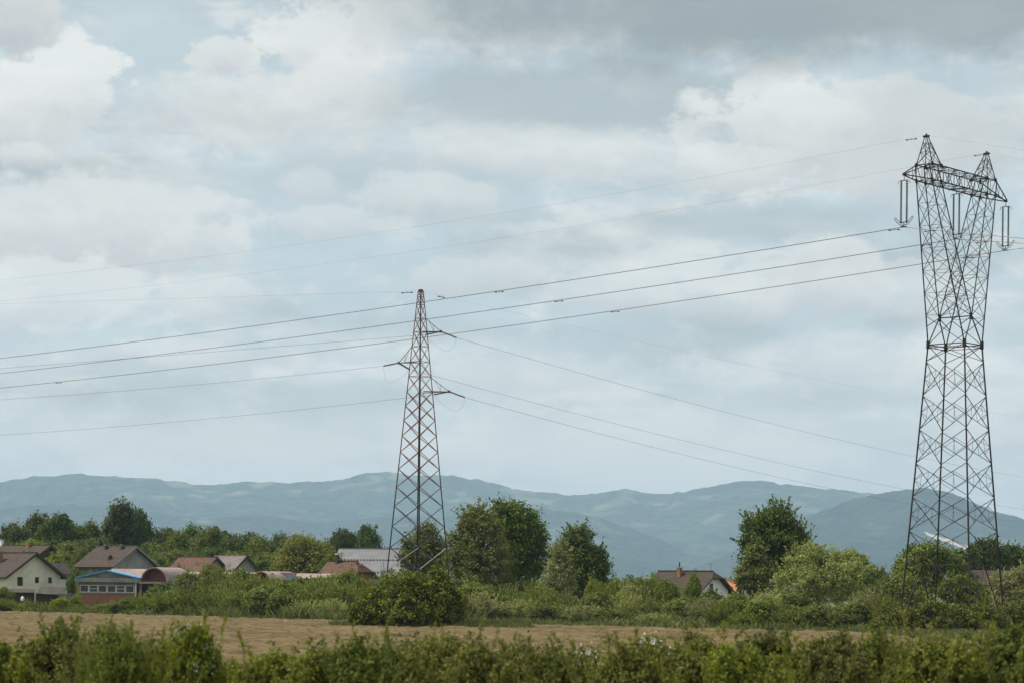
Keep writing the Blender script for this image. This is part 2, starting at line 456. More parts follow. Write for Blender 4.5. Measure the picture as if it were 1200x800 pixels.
prof1 = [(-500, 590), (-200, 578), (0, 565), (40, 558), (90, 555), (180, 561), (240, 568), (290, 564), (340, 565), (400, 562), (430, 554), (455, 553), (480, 556), (530, 557), (570, 563), (600, 573), (660, 579), (690, 579), (720, 574), (735, 573), (763, 579), (800, 576), (830, 570), (860, 564), (890, 563), (940, 570), (1000, 575), (1100, 590), (1200, 612), (1400, 600), (1700, 610)]
prof2 = [(-500, 620), (-200, 600), (0, 596), (60, 590), (130, 594), (220, 606), (300, 603), (380, 612), (450, 606), (520, 606), (570, 600), (620, 595), (650, 596), (700, 605), (740, 618), (790, 640), (830, 660), (870, 682), (900, 698), (1000, 705), (1700, 715)]
prof3 = [(-500, 715), (650, 705), (720, 694), (790, 672), (850, 650), (900, 628), (950, 604), (1000, 585), (1040, 575), (1075, 571), (1095, 572), (1120, 580), (1160, 596), (1200, 607), (1260, 628), (1400, 655), (1700, 690)]
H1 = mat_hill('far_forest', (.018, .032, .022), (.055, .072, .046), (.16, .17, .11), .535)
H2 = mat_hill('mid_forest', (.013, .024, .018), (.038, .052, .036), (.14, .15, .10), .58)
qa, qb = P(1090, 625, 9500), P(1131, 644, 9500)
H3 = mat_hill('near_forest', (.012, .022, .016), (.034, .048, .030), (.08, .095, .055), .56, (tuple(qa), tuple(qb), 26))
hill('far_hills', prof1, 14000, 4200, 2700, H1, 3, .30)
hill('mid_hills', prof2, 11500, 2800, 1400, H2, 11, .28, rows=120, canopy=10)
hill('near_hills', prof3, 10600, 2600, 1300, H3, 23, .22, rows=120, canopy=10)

# haze ---------------------------------------------------------------
m, B = new_mat('haze_air')
pv = B.n('ShaderNodeVolumePrincipled')
pv.inputs['Color'].default_value = (.51, .70, .93, 1); pv.inputs['Density'].default_value = .62e-4
pv.inputs['Anisotropy'].default_value = .0
o_ = B.n('ShaderNodeOutputMaterial'); m.node_tree.links.new(pv.outputs[0], o_.inputs[1])
m.cycles.homogeneous_volume = True if hasattr(m.cycles, 'homogeneous_volume') else None
HZ = MB().box(-11300, 11300, -800, 17900, -9, 740).build('haze', m)
setp(HZ, kind='stuff')

# ------------------------------------------------------------------ foliage
def unit(v): return v/np.maximum(np.linalg.norm(v, axis=-1, keepdims=True), 1e-9)
def leaves(cen, nrm, rng, L, Wd, tint, axis=None):
    """one kite-shaped face per leaf"""
    N = len(cen)
    r = unit(rng.normal(size=(N, 3))) if axis is None else axis
    t = unit(r-nrm*np.sum(r*nrm, -1, keepdims=True)); s = np.cross(nrm, t)
    l = (L*rng.uniform(.6, 1.3, N))[:, None]; w = (Wd*rng.uniform(.6, 1.3, N))[:, None]
    V = np.stack([cen-t*l*.5, cen+s*w*.5-t*l*.05, cen+t*l*.5, cen-s*w*.5-t*l*.05], 1).reshape(-1, 3)
    return V, np.arange(N*4).reshape(-1, 4), tint
def crown_leaves(rng, lobes, n, L, Wd, clump=.7, per=26, inner=.5, up=.35, rag=.18):
    lb = np.array(lobes, float)
    area = (lb[:, 3]*lb[:, 4]+lb[:, 3]*lb[:, 5]+lb[:, 4]*lb[:, 5]); pr = area/area.sum()
    nc = max(8, int(n/per))
    li = rng.choice(len(lb), nc, p=pr)
    d = unit(rng.normal(size=(nc, 3)))
    rr = rng.uniform(inner, 1.0, nc)**.7
    rr *= 1+rag*(rng.normal(size=nc))*.6
    cc = lb[li, :3]+d*lb[li, 3:6]*rr[:, None]
    csz = clump*rng.uniform(.5, 1.3, nc)
    k = rng.integers(0, nc, n)
    off = rng.normal(size=(n, 3))*.5; off[:, 2] *= .75
    p = cc[k]+off*csz[k][:, None]
    nr = unit(d[k]*.7+rng.normal(size=(n, 3))*.75+np.array([0, 0, up]))
    ct = rng.uniform(0, 1, nc)
    tint = np.clip(.5*ct[k]+.5*rng.uniform(0, 1, n), 0, 1)
    return leaves(p, nr, rng, L, Wd, tint)
def shoot_leaves(rng, stems, per, L, Wd, start=.25, spread=.05, fan=.6):
    """leaves set along stems; stems = (n,k,3) polylines"""
    ns_, k, _ = stems.shape
    N = ns_*per
    si = np.repeat(np.arange(ns_), per)
    t = start+(1-start)*rng.uniform(0, 1, N)
    f = t*(k-1); i = np.minimum(f.astype(int), k-2); fr = (f-i)[:, None]
    a = stems[si, i]; b_ = stems[si, i+1]
    p = a+(b_-a)*fr; ax = unit(b_-a)
    rad = unit(np.cross(ax, rng.normal(size=(N, 3))))
    taper = (1.1-.75*t)[:, None]
    p = p+rad*spread*taper*rng.uniform(.3, 1.5, N)[:, None]
    dirn = unit(ax*.8+rad*fan+rng.normal(size=(N, 3))*.15)
    nr = unit(np.cross(dirn, rng.normal(size=(N, 3))))
    tint = np.clip(t*.55+.45*rng.uniform(0, 1, N), 0, 1)
    return leaves(p, nr, rng, L, Wd, tint, dirn)
def join(*parts):
    Vs, Fs, Ts, k = [], [], [], 0
    for V, Fc, T in parts:
        Vs.append(V); Fs.append(Fc+k); Ts.append(T); k += len(V)
    return np.concatenate(Vs), np.concatenate(Fs), np.concatenate(Ts)
def make_stems(rng, n, h, r0, r1, k=6, lean=.5, hv=.25, bend=.12):
    """stems fanning out from a base disc"""
    a = rng.uniform(0, 2*np.pi, n); rb = np.sqrt(rng.uniform(0, 1, n))
    t = np.linspace(0, 1, k)[None, :, None]
    base = np.stack([np.cos(a)*rb*r0, np.sin(a)*rb*r0, np.zeros(n)], -1)[:, None]
    hh = (h*rng.uniform(1-hv, 1, n)*(1-.35*rb**2))[:, None, None]
    out = np.stack([np.cos(a)*rb*r1, np.sin(a)*rb*r1, np.zeros(n)], -1)[:, None]
    z = np.zeros((n, k, 3)); z[:, :, 2] = (t[:, :, 0])*1.0
    jit = np.cumsum(rng.normal(size=(n, k, 3))*h*bend/k, 1); jit[:, 0] = 0
    return base+out*t**1.3+z*hh+jit*np.array([1, 1, .3])

BARK = mat_noise('bark', (.05, .038, .028), (.13, .10, .075), 2.0, .95, stretch=(3, 3, .6), bmp=.05)
L_OLIVE = mat_leaf('leaf_olive', (0.094, 0.117, 0.025), (0.213, 0.243, 0.054))
L_MID = mat_leaf('leaf_mid_green', (0.075, 0.102, 0.020), (0.196, 0.214, 0.044))
L_DARK = mat_leaf('leaf_dark_green', (0.038, 0.058, 0.015), (0.106, 0.132, 0.032))
L_DEEP = mat_leaf('leaf_deep_green', (0.054, 0.083, 0.020), (0.142, 0.177, 0.039))
L_SILVER = mat_leaf('leaf_silver_green', (0.146, 0.163, 0.055), (0.333, 0.334, 0.127), .25)
L_BRIGHT = mat_leaf('leaf_yellow_green', (0.130, 0.151, 0.024), (0.260, 0.270, 0.048), .3)
L_BUSH = mat_leaf('leaf_glossy_bush', (0.043, 0.056, 0.008), (0.172, 0.180, 0.029), .2)
L_HEDGE = mat_leaf('leaf_hedge', (0.050, 0.071, 0.014), (0.248, 0.245, 0.050), .3)
L_HEDGE2 = mat_leaf('leaf_hedge_dull', (0.052, 0.070, 0.018), (0.172, 0.178, 0.045), .3)
L_GRASS = mat_leaf('blade_grass', (0.075, 0.092, 0.03), (0.20, 0.205, 0.08), .3)
BLOOM = mat_plain('white_petals', (.75, .74, .68))

def trunk_mesh(rng, h, r, tips, name, parent, flare=1.4):
    b_ = MB(); k = 7
    top = Vector((rng.normal()*h*.03, rng.normal()*h*.03, h))
    pts = [Vector((0, 0, -.3)).lerp(top, i/(k-1)) + Vector((rng.normal()*r*.35, rng.normal()*r*.35, 0)) for i in range(k)]
    b_.tube(pts, [r*(flare if i == 0 else 1)*(1-.72*i/(k-1)) for i in range(k)], 8)
    for tip in tips:
        tip = Vector(tip); f = rng.uniform(.3, .85); j = min(int(f*(k-1)), k-2)
        s_ = pts[j]; mid = s_.lerp(tip, .5)+Vector((0, 0, (tip.z-s_.z)*.12)); 
        if tip.z < s_.z+.2: tip.z = s_.z+.4
        b_.tube([s_, s_.lerp(mid, .5), mid, tip], [r*.42, r*.34, r*.24, r*.06], 5)
    return b_.build(name, BARK, parent, True)

def tree(name, loc, lobes, mat, label, cat='tree', group=None, n=14000, L=.34, Wd=.22, clump=.75, per=26, seed=1, rz=0, trunk_r=None, inner=.45, up=.35, shoots=None, rag=.18):
    """lobes in metres relative to the foot of the tree"""
    rng = np.random.default_rng(seed)
    root = empty(name, loc, rz, label, cat, group)
    parts = [crown_leaves(rng, lobes, n, L, Wd, clump, per, inner, up, rag)]
    if shoots:
        ns_, hs, per_s = shoots
        lb = np.array(lobes, float); pr = lb[:, 3]*lb[:, 5]; pr = pr/pr.sum()
        li = rng.choice(len(lb), ns_, p=pr); d = unit(rng.normal(size=(ns_, 3))*np.array([1, 1, .7])+np.array([0, 0, .55]))
        a = lb[li, :3]+d*lb[li, 3:6]*.72
        t = np.linspace(0, 1, 4)[None, :, None]
        dd = unit(d+rng.normal(size=(ns_, 3))*.25+np.array([0, 0, .5]))
        st_ = a[:, None]+dd[:, None]*t*(hs*rng.uniform(.5, 1.2, ns_))[:, None, None]
        parts.append(shoot_leaves(rng, st_, per_s, L, Wd*.8, 0, L*.5, .6))
    V, Fc, T = join(*parts)
    zmin = .05
    V[:, 2] = np.maximum(V[:, 2], zmin+rng.uniform(0, .1, len(V)))
    mesh_obj('crown', V, Fc, mat, root, tint=T)
    top = max(l[2] for l in lobes)
    tips = [(l[0]*.8, l[1]*.8, l[2]+l[5]*.3) for l in lobes][:7]
    ex = [(l[0]+rng.normal()*l[3]*.4, l[1]+rng.normal()*l[4]*.4, l[2]+rng.uniform(-.2, .5)*l[5]) for l in lobes for _ in range(2)][:12]
    trunk_mesh(rng, top, trunk_r or max(.06, top*.022), tips+ex, 'trunk', root)
    return root
def dup(root, loc, rz, scale, label, group=None, mat=None):
    r = root.copy(); C.objects.link(r); r.location = loc; r.rotation_euler = (0, 0, rz); r.scale = scale
    r['label'] = label
    if group: r['group'] = group
    for ch in list(root.children):
        c = ch.copy(); C.objects.link(c); c.parent = r
        c.matrix_parent_inverse = Matrix.Identity(4)
        if mat and c.name.startswith('crown') or (mat and c.name.startswith('foliage')):
            c.material_slots[0].link = 'OBJECT'; c.material_slots[0].material = mat
    return r
def from_px(D, cx, lobes_px, squash=.9):
    """ellipses read off the photograph turned into lobes at their real distance; origin on the ground under cx"""
    x0 = P(cx, 690, D).x
    out = []
    for (px, py, rx, ry) in lobes_px:
        p = P(px, py, D)
        out.append((p.x-x0, 0.0, p.z, M_(rx, D), M_(rx, D)*squash, M_(ry, D)))
    return (x0, D, 0), out
def multi(lobes, rng, extra=6, s=.5):
    """adds smaller lobes round the surface so the outline is uneven"""
    out = list(lobes)
    for (x, y, z, rx, ry, rz) in lobes:
        for _ in range(extra):
            d = rng.normal(size=3); d /= np.linalg.norm(d)
            if d[2] < -.5: d[2] *= -1
            q = s*rng.uniform(.6, 1.1)
            out.append((x+d[0]*rx*.72, y+d[1]*ry*.72, z+d[2]*rz*.72, rx*q*.75, ry*q*.75, rz*q*.6))
    return out
def px_tree(name, D, cx, lob, mat, label, seed, n=14000, extra=6, s=.5, **k):
    loc, lb = from_px(D, cx, lob)
    rng = np.random.default_rng(seed+900)
    return tree(name, loc, multi(lb, rng, extra, s), mat, label, seed=seed, n=n, **k)

# --- single trees one can name ---------------------------------------
px_tree('broadleaf_tree', 285, 606, [(604, 620, 28, 34), (588, 606, 16, 18), (603, 655, 36, 38), (622, 640, 19, 36)], L_DEEP, 'tallest of the two trees right of the red lattice mast, dark green and upright', 12, n=26000, clump=.8, L=.34, Wd=.22, rag=.3, shoots=(160, 1.6, 22))
px_tree('broadleaf_tree', 268, 562, [(560, 638, 31, 42), (563, 666, 41, 34), (558, 610, 20, 20), (540, 652, 19, 34)], L_OLIVE, 'dense olive green egg-shaped tree directly right of the red lattice mast', 13, n=26000, clump=.6, L=.3, Wd=.17, rag=.28, shoots=(160, 1.3, 22))
px_tree('broadleaf_tree', 292, 683, [(680, 638, 19, 24), (670, 660, 26, 28), (697, 662, 17, 26), (683, 672, 28, 26)], L_DEEP, 'pointed dark green tree with ragged top standing behind the silvery young tree', 14, n=17000, clump=.7, shoots=(130, 1.6, 26))
px_tree('willow_tree', 266, 657, [(657, 652, 9, 18), (657, 668, 14, 18), (655, 682, 19, 14)], L_SILVER, 'slim silvery green young tree in front of the pointed dark tree', 15, n=9000, clump=.45, L=.3, Wd=.13, shoots=(130, 1.3, 22))
px_tree('broadleaf_tree', 262, 905, [(910, 614, 19, 18), (888, 620, 16, 15), (926, 632, 17, 22), (904, 648, 28, 34), (880, 636, 11, 14), (934, 656, 20, 24)], L_DEEP, 'tall feathery dark green tree with loose ragged top, highest in the right half', 16, n=24000, clump=.7, inner=.65, shoots=(340, 2.0, 26), s=.55, extra=8, rag=.4)
px_tree('broadleaf_tree', 250, 884, [(884, 655, 13, 20), (884, 675, 22, 22)], L_OLIVE, 'smaller mid green conical tree at the left foot of the feathery tall tree', 17, n=9000, clump=.5, L=.28, Wd=.17)
px_tree('willow_tree', 246, 958, [(950, 664, 30, 28), (968, 684, 52, 36), (932, 690, 30, 28), (985, 668, 30, 22)], L_SILVER, 'broad grey green willow in front of the feathery tall tree', 18, n=20000, clump=.55, L=.3, Wd=.13, shoots=(300, 1.3, 24))
px_tree('willow_tree', 262, 1000, [(992, 660, 24, 16), (1005, 676, 24, 24)], L_OLIVE, 'rounded olive tree just left of the small boxy dark tree', 19, n=11000, clump=.5, L=.3, Wd=.16)
px_tree('broadleaf_tree', 300, 1030, [(1030, 678, 11, 11), (1032, 695, 13, 14)], L_DARK, 'small boxy dark tree standing alone left of the big pylon', 20, n=7000, clump=.4, L=.28, Wd=.18, extra=3, s=.4)
px_tree('broadleaf_tree', 300, 497, [(498, 630, 14, 17), (490, 648, 22, 22), (508, 650, 18, 22)], L_MID, 'mid green tree seen through the lower lattice of the red mast', 21, n=14000)
px_tree('broadleaf_tree', 335, 354, [(352, 643, 22, 17), (338, 658, 24, 19), (370, 654, 26, 20), (355, 668, 38, 20)], L_BRIGHT, 'light yellow green rounded tree above the pink roofs', 22, n=18000, clump=.8)
px_tree('broadleaf_tree', 330, 394, [(390, 665, 16, 12), (405, 672, 14, 10)], L_DEEP, 'low dark tree at the left end of the red brick house', 23, n=7000, clump=.6)
# behind the big pylon
px_tree('broadleaf_tree', 270, 1092, [(1092, 652, 26, 17), (1078, 672, 28, 24), (1110, 672, 24, 24)], L_OLIVE, 'round yellowish tree behind the left half of the big pylon base', 31, n=16000, clump=.6)
px_tree('broadleaf_tree', 320, 1072, [(1074, 652, 16, 13), (1066, 668, 18, 20)], L_DARK, 'dark tree peeping out behind the left leg of the big pylon', 32, n=9000)
px_tree('conifer_tree', 300, 1123, [(1123, 655, 6, 13), (1123, 672, 9, 16)], L_DARK, 'left one of two narrow dark conifers behind the big pylon', 33, n=5000, clump=.35, extra=3, s=.4)
px_tree('conifer_tree', 305, 1137, [(1137, 654, 7, 13), (1137, 672, 10, 16)], L_DARK, 'right one of two narrow dark conifers behind the big pylon', 34, n=5000, clump=.35, extra=3, s=.4)
px_tree('broadleaf_tree', 330, 1158, [(1155, 647, 17, 14), (1165, 660, 20, 18)], L_DARK, 'dark round tree behind the right leg of the big pylon', 35, n=11000, shoots=(80, 1.4, 22))
px_tree('broadleaf_tree', 335, 1188, [(1186, 652, 17, 11), (1200, 662, 22, 18)], L_DARK, 'dark spreading tree above the long brown roof at the right edge', 36, n=11000, shoots=(60, 1.4, 22))
px_tree('willow_tree', 236, 1180, [(1180, 690, 20, 20), (1200, 685, 22, 26), (1190, 705, 30, 20)], L_SILVER, 'grey green willow at the right edge beside the right leg of the big pylon', 37, n=12000, L=.28, Wd=.12, clump=.5, shoots=(120, 1.2, 20))
px_tree('willow_tree', 240, 1128, [(1120, 692, 20, 18), (1140, 700, 22, 20)], L_MID, 'leafy green sapling clump between the feet of the big pylon', 38, n=10000, L=.28, Wd=.14, clump=.5, shoots=(90, 1.1, 20))
px_tree('willow_tree', 238, 1062, [(1055, 690, 20, 18), (1070, 702, 26, 18), (1040, 700, 16, 16)], L_OLIVE, 'olive green sapling clump at the left foot of the big pylon', 39, n=11000, L=.28, Wd=.14, clump=.5, shoots=(90, 1.1, 20))

# --- the wood behind the village ---------------------------------------
def proto_tree(name, mat, seed, kind, label):
    rng = np.random.default_rng(seed)
    if kind == 'round': lb = [(0, 0, 7.0, 3.6, 3.6, 3.6), (1.2, .4, 9.2, 2.6, 2.6, 2.4), (-1.6, 0, 5.5, 3.0, 3.0, 2.8), (1.8, -.5, 4.8, 2.8, 2.8, 2.6)]
    elif kind == 'tall': lb = [(0, 0, 8.0, 2.6, 2.6, 4.2), (.4, 0, 11.2, 1.8, 1.8, 2.0), (-.8, .3, 5.5, 2.9, 2.9, 3.2)]
    else: lb = [(0, 0, 6.0, 4.4, 4.0, 3.2), (-2.4, 0, 7.4, 2.6, 2.6, 2.2), (2.2, .4, 7.8, 2.6, 2.4, 2.4), (0, -.6, 9.0, 2.2, 2.2, 1.8)]
    return tree(name, (0, 0, 0), multi(lb, rng, 7, .5), mat, label, seed=seed, n=15000, L=.42, Wd=.28, clump=.8, per=24, inner=.5)
spec = [  # px centre, top row, half width px, D, proto, material, words
    (22, 612, 24, 470, 0, L_DEEP, 'dark round tree at the left end of the wood'),
    (45, 603, 20, 480, 1, L_DARK, 'dark tree in the wood, first tall crown from the left'),
    (64, 600, 22, 470, 0, L_DARK, 'broad dark crown in the wood above the cream gabled house'),
    (85, 612, 20, 475, 2, L_DEEP, 'green crown filling the dip left of the tallest tree of the wood'),
    (108, 612, 18, 480, 1, L_DEEP, 'slender crown just left of the tallest tree of the wood'),
    (140, 587, 21, 470, 1, L_DARK, 'tallest dark tree of the wood, above the big brown roof'),
    (157, 594, 14, 474, 0, L_DARK, 'dark shoulder tree leaning on the tallest tree of the wood'),
    (170, 606, 15, 480, 1, L_DARK, 'pointed dark tree stepping down right of the tallest one'),
    (186, 617, 18, 480, 0, L_DEEP, 'green crown right of the step down in the wood'),
    (210, 620, 19, 476, 2, L_MID, 'mid green crown over the gap between the brown and the red roof'),
    (240, 615, 18, 466, 0, L_MID, 'lighter green loose crown above the red tiled roof'),
    (262, 628, 20, 474, 2, L_DEEP, 'low green crown above the small grey house'),
    (280, 624, 17, 480, 0, L_DEEP, 'green crown over the grey gable'),
    (302, 626, 20, 474, 2, L_MID, 'round mid green crown left of the yellow green tree'),
    (318, 632, 16, 480, 0, L_DEEP, 'low crown directly behind the yellow green tree'),
    (372, 632, 20, 480, 2, L_DEEP, 'dark crown behind the right side of the yellow green tree'),
    (396, 618, 16, 478, 0, L_DARK, 'dark loose crown left of the pair above the grey metal roof'),
    (411, 622, 15, 482, 2, L_DARK, 'left crown of the dark pair above the grey metal roof'),
    (434, 613, 15, 474, 0, L_DARK, 'right crown of the dark pair, rounded, above the grey metal roof'),
    (455, 640, 16, 500, 2, L_MID, 'low green crown behind the right end of the grey metal roof'),
    (98, 616, 16, 500, 2, L_DARK, 'low dark tree in the rear of the wood just left of the tallest one'), (222, 616, 18, 505, 1, L_DEEP, 'tree in the rear of the wood between the mid green and the loose crown'), (255, 620, 16, 500, 0, L_DEEP, 'tree in the rear of the wood above the left end of the grey house'), (292, 622, 18, 505, 2, L_DARK, 'dark tree in the rear of the wood right of the grey gable'), (332, 626, 18, 500, 1, L_DEEP, 'tree in the rear of the wood peeping over the yellow green tree'), (388, 630, 20, 505, 2, L_DEEP, 'tree in the rear of the wood left of the barn'),
    (35, 630, 30, 440, 2, L_MID, 'nearer mid green tree behind the leftmost brown roof'),
    (75, 632, 24, 430, 0, L_MID, 'nearer round tree left of the big brown roof'),
    (112, 628, 26, 445, 2, L_DEEP, 'nearer dark tree right behind the ridge of the big brown roof'),
    (178, 634, 24, 440, 0, L_DEEP, 'nearer tree right of the grey gable of the big brown house'),
    (205, 642, 22, 430, 2, L_MID, 'nearer low tree behind the red tiled roof'),
    (240, 640, 20, 440, 0, L_DEEP, 'nearer tree between the red roof and the small grey house'),
    (275, 644, 22, 430, 2, L_MID, 'nearer tree behind the ridge of the small grey house'),
    (305, 646, 20, 425, 0, L_MID, 'nearer tree right of the small grey house'),
    (-20, 632, 26, 450, 0, L_DEEP, 'tree of the wood cut by the left edge'),
    (2, 634, 14, 520, 2, L_DARK, 'small faint tree at the far left edge of the wood'),
    (1155, 655, 22, 400, 0, L_DEEP, 'green crown behind the dark round tree at the big pylon'),
    (1225, 648, 28, 360, 2, L_DARK, 'dark tree beyond the right edge behind the brown roof'),
    (95, 638, 14, 385, 2, L_OLIVE, 'olive tree between the cream house and the big brown house'),
    (64, 645, 18, 372, 0, L_OLIVE, 'olive tree above the cream gable, before the wood'),
    (30, 644, 16, 375, 2, L_MID, 'shrubby tree over the ridge of the cream gabled house'),
    (185, 645, 14, 395, 0, L_OLIVE, 'yellowish tree at the right eave of the big brown house'),
]
protos = [proto_tree('broadleaf_tree', L_DEEP, 101, 'round', 'x'), proto_tree('broadleaf_tree', L_DEEP, 102, 'tall', 'x'), proto_tree('broadleaf_tree', L_DEEP, 103, 'broad', 'x')]
PH = [(11.6, 4.8), (13.2, 4.0), (10.9, 5.8)]
used = [False]*3
rr_ = random.Random(5)
GW = 'trees of the wood behind the village'
for px, py, hw, D, k, mt, lab in spec:
    top = P(px, py, D); s_z = top.z/PH[k][0]; s_x = M_(hw, D)/PH[k][1]*1.42
    loc = (top.x, D, 0); rz = rr_.uniform(0, 6.28)
    r = dup(protos[k], loc, rz, (s_x, s_x, s_z), lab, GW, mt)
for p_ in protos:
    for ch in list(p_.children): bpy.data.objects.remove(ch)
    bpy.data.objects.remove(p_)

# far-off wood on the plain ---------------------------------------------
rng = np.random.default_rng(77)
cs = []
for px in np.arange(-300, 1700, 9.0):
    for D in (760, 980):
        x = (px-600)/F*D+rng.normal()*6
        h = 6.0+2.6*vnoise(px/60.0, D, 3)+1.2*vnoise(px/14.0, D, 5)+(D-760)*.006
        cs.append((x, D+rng.normal()*12, h*.5, 3.0, 3.0, h*.5))
V, Fc, T = crown_leaves(rng, cs, 90000, 1.0, .8, 1.2, 14, .6, .4)
V[:, 2] = np.maximum(V[:, 2], .1)
setp(mesh_obj('distant_wood', V, Fc, L_MID, tint=T), 'low strip of far-off woodland on the plain before the hills', 'wood', kind='stuff')

# --- shrubs --------------------------------------------------------------
def shrub(name, loc, kind, mat, label, seed, w=2.2, h=3.6, group=None, n=9000, rz=0, L=.22, Wd=.11):
    rng = np.random.default_rng(seed)
    root = empty(name, loc, rz, label, 'shrub', group)
    if kind == 'willow':
        st_ = make_stems(rng, 150, h, w*.35, w*1.0, 6, hv=.35)
        V, Fc, T = join(shoot_leaves(rng, st_, int(n*.7/150), L, Wd, .12, .12, .5),
                        crown_leaves(rng, [(0, 0, h*.42, w*.85, w*.85, h*.42)], int(n*.3), L, Wd, .35, 20, .3, .4))
    elif kind == 'round':
        lb = multi([(0, 0, h*.48, w*.82, w*.82, h*.44)], rng, 12, .55)
        V, Fc, T = crown_leaves(rng, lb, n, L, Wd*1.2, .35, 22, .5, .4)
        st_ = make_stems(rng, 30, h*.9, w*.3, w*.7, 5)
    else:  # upright spiky
        st_ = make_stems(rng, 90, h, w*.3, w*.7, 6, hv=.5, bend=.2)
        V, Fc, T = join(shoot_leaves(rng, st_, int(n*.8/90), L, Wd*.8, .08, .1, .7),
                        crown_leaves(rng, [(0, 0, h*.3, w*.7, w*.7, h*.3)], int(n*.2), L, Wd, .3, 20, .3, .4))
    V[:, 2] = np.maximum(V[:, 2], rng.uniform(.02, .3, len(V)))
    mesh_obj('foliage', V, Fc, mat, root, tint=T)
    b_ = MB()
    for q in st_[:26]: b_.tube([tuple(x) for x in q], [.03*(1-.8*i/(len(q)-1))+.004 for i in range(len(q))], 4)
    b_.build('stem', BARK, root)
    return root
SP = []
kinds = [('willow', 'willow_shrub'), ('willow', 'willow_shrub'), ('round', 'round_shrub'), ('round', 'round_shrub'), ('spiky', 'wild_shrub'), ('spiky', 'wild_shrub')]
for i, (k, nm) in enumerate(kinds):
    SP.append((shrub(nm, (0, 0, 0), k, L_OLIVE, 'x', 200+i, 2.2, 3.6, n=11000), nm))
shade = {'olive': L_OLIVE, 'mid green': L_MID, 'silvery': L_SILVER, 'yellowish': L_BRIGHT, 'dark': L_DEEP}
form = {0: 'feathery', 1: 'feathery', 2: 'rounded', 3: 'rounded', 4: 'bristly', 5: 'bristly'}
rs = random.Random(11)
def ordinal(i): return ['first', 'second', 'third', 'fourth', 'fifth', 'sixth', 'seventh', 'eighth', 'ninth', 'tenth', 'eleventh', 'twelfth', 'thirteenth', 'fourteenth', 'fifteenth', 'sixteenth', 'seventeenth', 'eighteenth', 'nineteenth', 'twentieth', 'twenty-first', 'twenty-second', 'twenty-third', 'twenty-fourth', 'twenty-fifth', 'twenty-sixth', 'twenty-seventh', 'twenty-eighth', 'twenty-ninth', 'thirtieth', 'thirty-first', 'thirty-second', 'thirty-third'][i]
# rows of the belt: (row words, [(px, top row, half width px)], depth behind the field edge, palette)
rows = [
    ('front row', 6, [(150, 700, 12, 'mid green'), (172, 694, 20, 'olive'), (200, 688, 22, 'olive'), (226, 682, 22, 'mid green'), (252, 682, 26, 'olive'), (282, 688, 22, 'mid green'), (308, 686, 24, 'olive'), (334, 690, 22, 'mid green'), (362, 700, 22, 'silvery'), (388, 700, 18, 'silvery'),
        (560, 692, 26, 'silvery'), (585, 702, 20, 'silvery'), (610, 700, 22, 'silvery'), (636, 706, 20, 'mid green'), (660, 708, 18, 'olive'), (686, 706, 20, 'silvery'), (712, 712, 18, 'mid green'), (738, 714, 18, 'mid green'), (766, 716, 18, 'silvery'), (795, 720, 16, 'mid green'), (820, 722, 16, 'silvery'), (846, 700, 20, 'mid green'), (872, 716, 18, 'olive'), (895, 702, 22, 'olive'), (925, 706, 22, 'mid green'), (955, 708, 24, 'mid green'), (985, 706, 22, 'olive'), (1012, 702, 22, 'mid green')]),
    ('middle row', 17, [(190, 684, 20, 'dark'), (225, 670, 26, 'olive'), (258, 664, 28, 'olive'), (296, 672, 28, 'mid green'), (335, 678, 26, 'olive'), (372, 674, 28, 'olive'), (398, 682, 22, 'mid green'), (560, 682, 30, 'olive'), (596, 680, 26, 'olive'), (630, 684, 26, 'olive'), (665, 690, 26, 'olive'), (700, 694, 22, 'mid green'), (730, 694, 26, 'silvery'), (765, 698, 24, 'olive'), (800, 700, 24, 'olive'), (828, 698, 20, 'silvery'), (862, 696, 22, 'mid green'), (900, 690, 24, 'silvery'), (930, 694, 22, 'mid green'), (1016, 688, 20, 'silvery'), (1040, 694, 18, 'mid green')]),
    ('back row', 34, [(250, 660, 18, 'yellowish'), (282, 668, 24, 'mid green'), (318, 675, 22, 'olive'), (352, 677, 22, 'mid green'), (386, 668, 24, 'olive'), (405, 668, 20, 'mid green'), (425, 672, 18, 'mid green'), (448, 664, 16, 'olive'), (548, 682, 24, 'olive'), (580, 676, 24, 'olive'), (615, 680, 24, 'yellowish'), (645, 686, 22, 'silvery'), (698, 678, 13, 'yellowish'), (722, 676, 22, 'mid green'), (745, 680, 22, 'silvery'), (757, 672, 18, 'mid green'), (780, 680, 18, 'mid green'), (813, 673, 11, 'olive'), (835, 690, 18, 'olive'), (868, 686, 20, 'mid green'), (1020, 684, 20, 'mid green')]),
]
SH_HOLD = []
for rname, off, lst in rows:
    for i, (px, py, hw, sh) in enumerate(lst):
        x = GX(px, 250); 
        for _ in range(6):
            D = edge_y(x)+off+ (4 if px > 560 else 0); x = GX(px, D)
        D += rs.uniform(-1.5, 1.5)
        if 540 < px < 1100 and off == 6: D = D+1.5
        top = P(px, py, D)
        h = max(1.0, top.z); w = M_(hw, D)
        k = {'silvery': rs.choice([0, 1, 4]), 'yellowish': rs.choice([2, 3]), 'dark': 3}.get(sh, rs.choice([0, 1, 2, 3, 4, 5]))
        pr, nm = SP[k]
        lab = f'{form[k]} {sh} shrub, {ordinal(i)} from left in the {rname} beyond the field'
        r = dup(pr, (x, D, 0), rs.uniform(0, 6.28), (w/2.0, w/2.0, h/3.35), lab, 'shrubs of the belt behind the ploughed field', shade[sh])
        r.name = nm

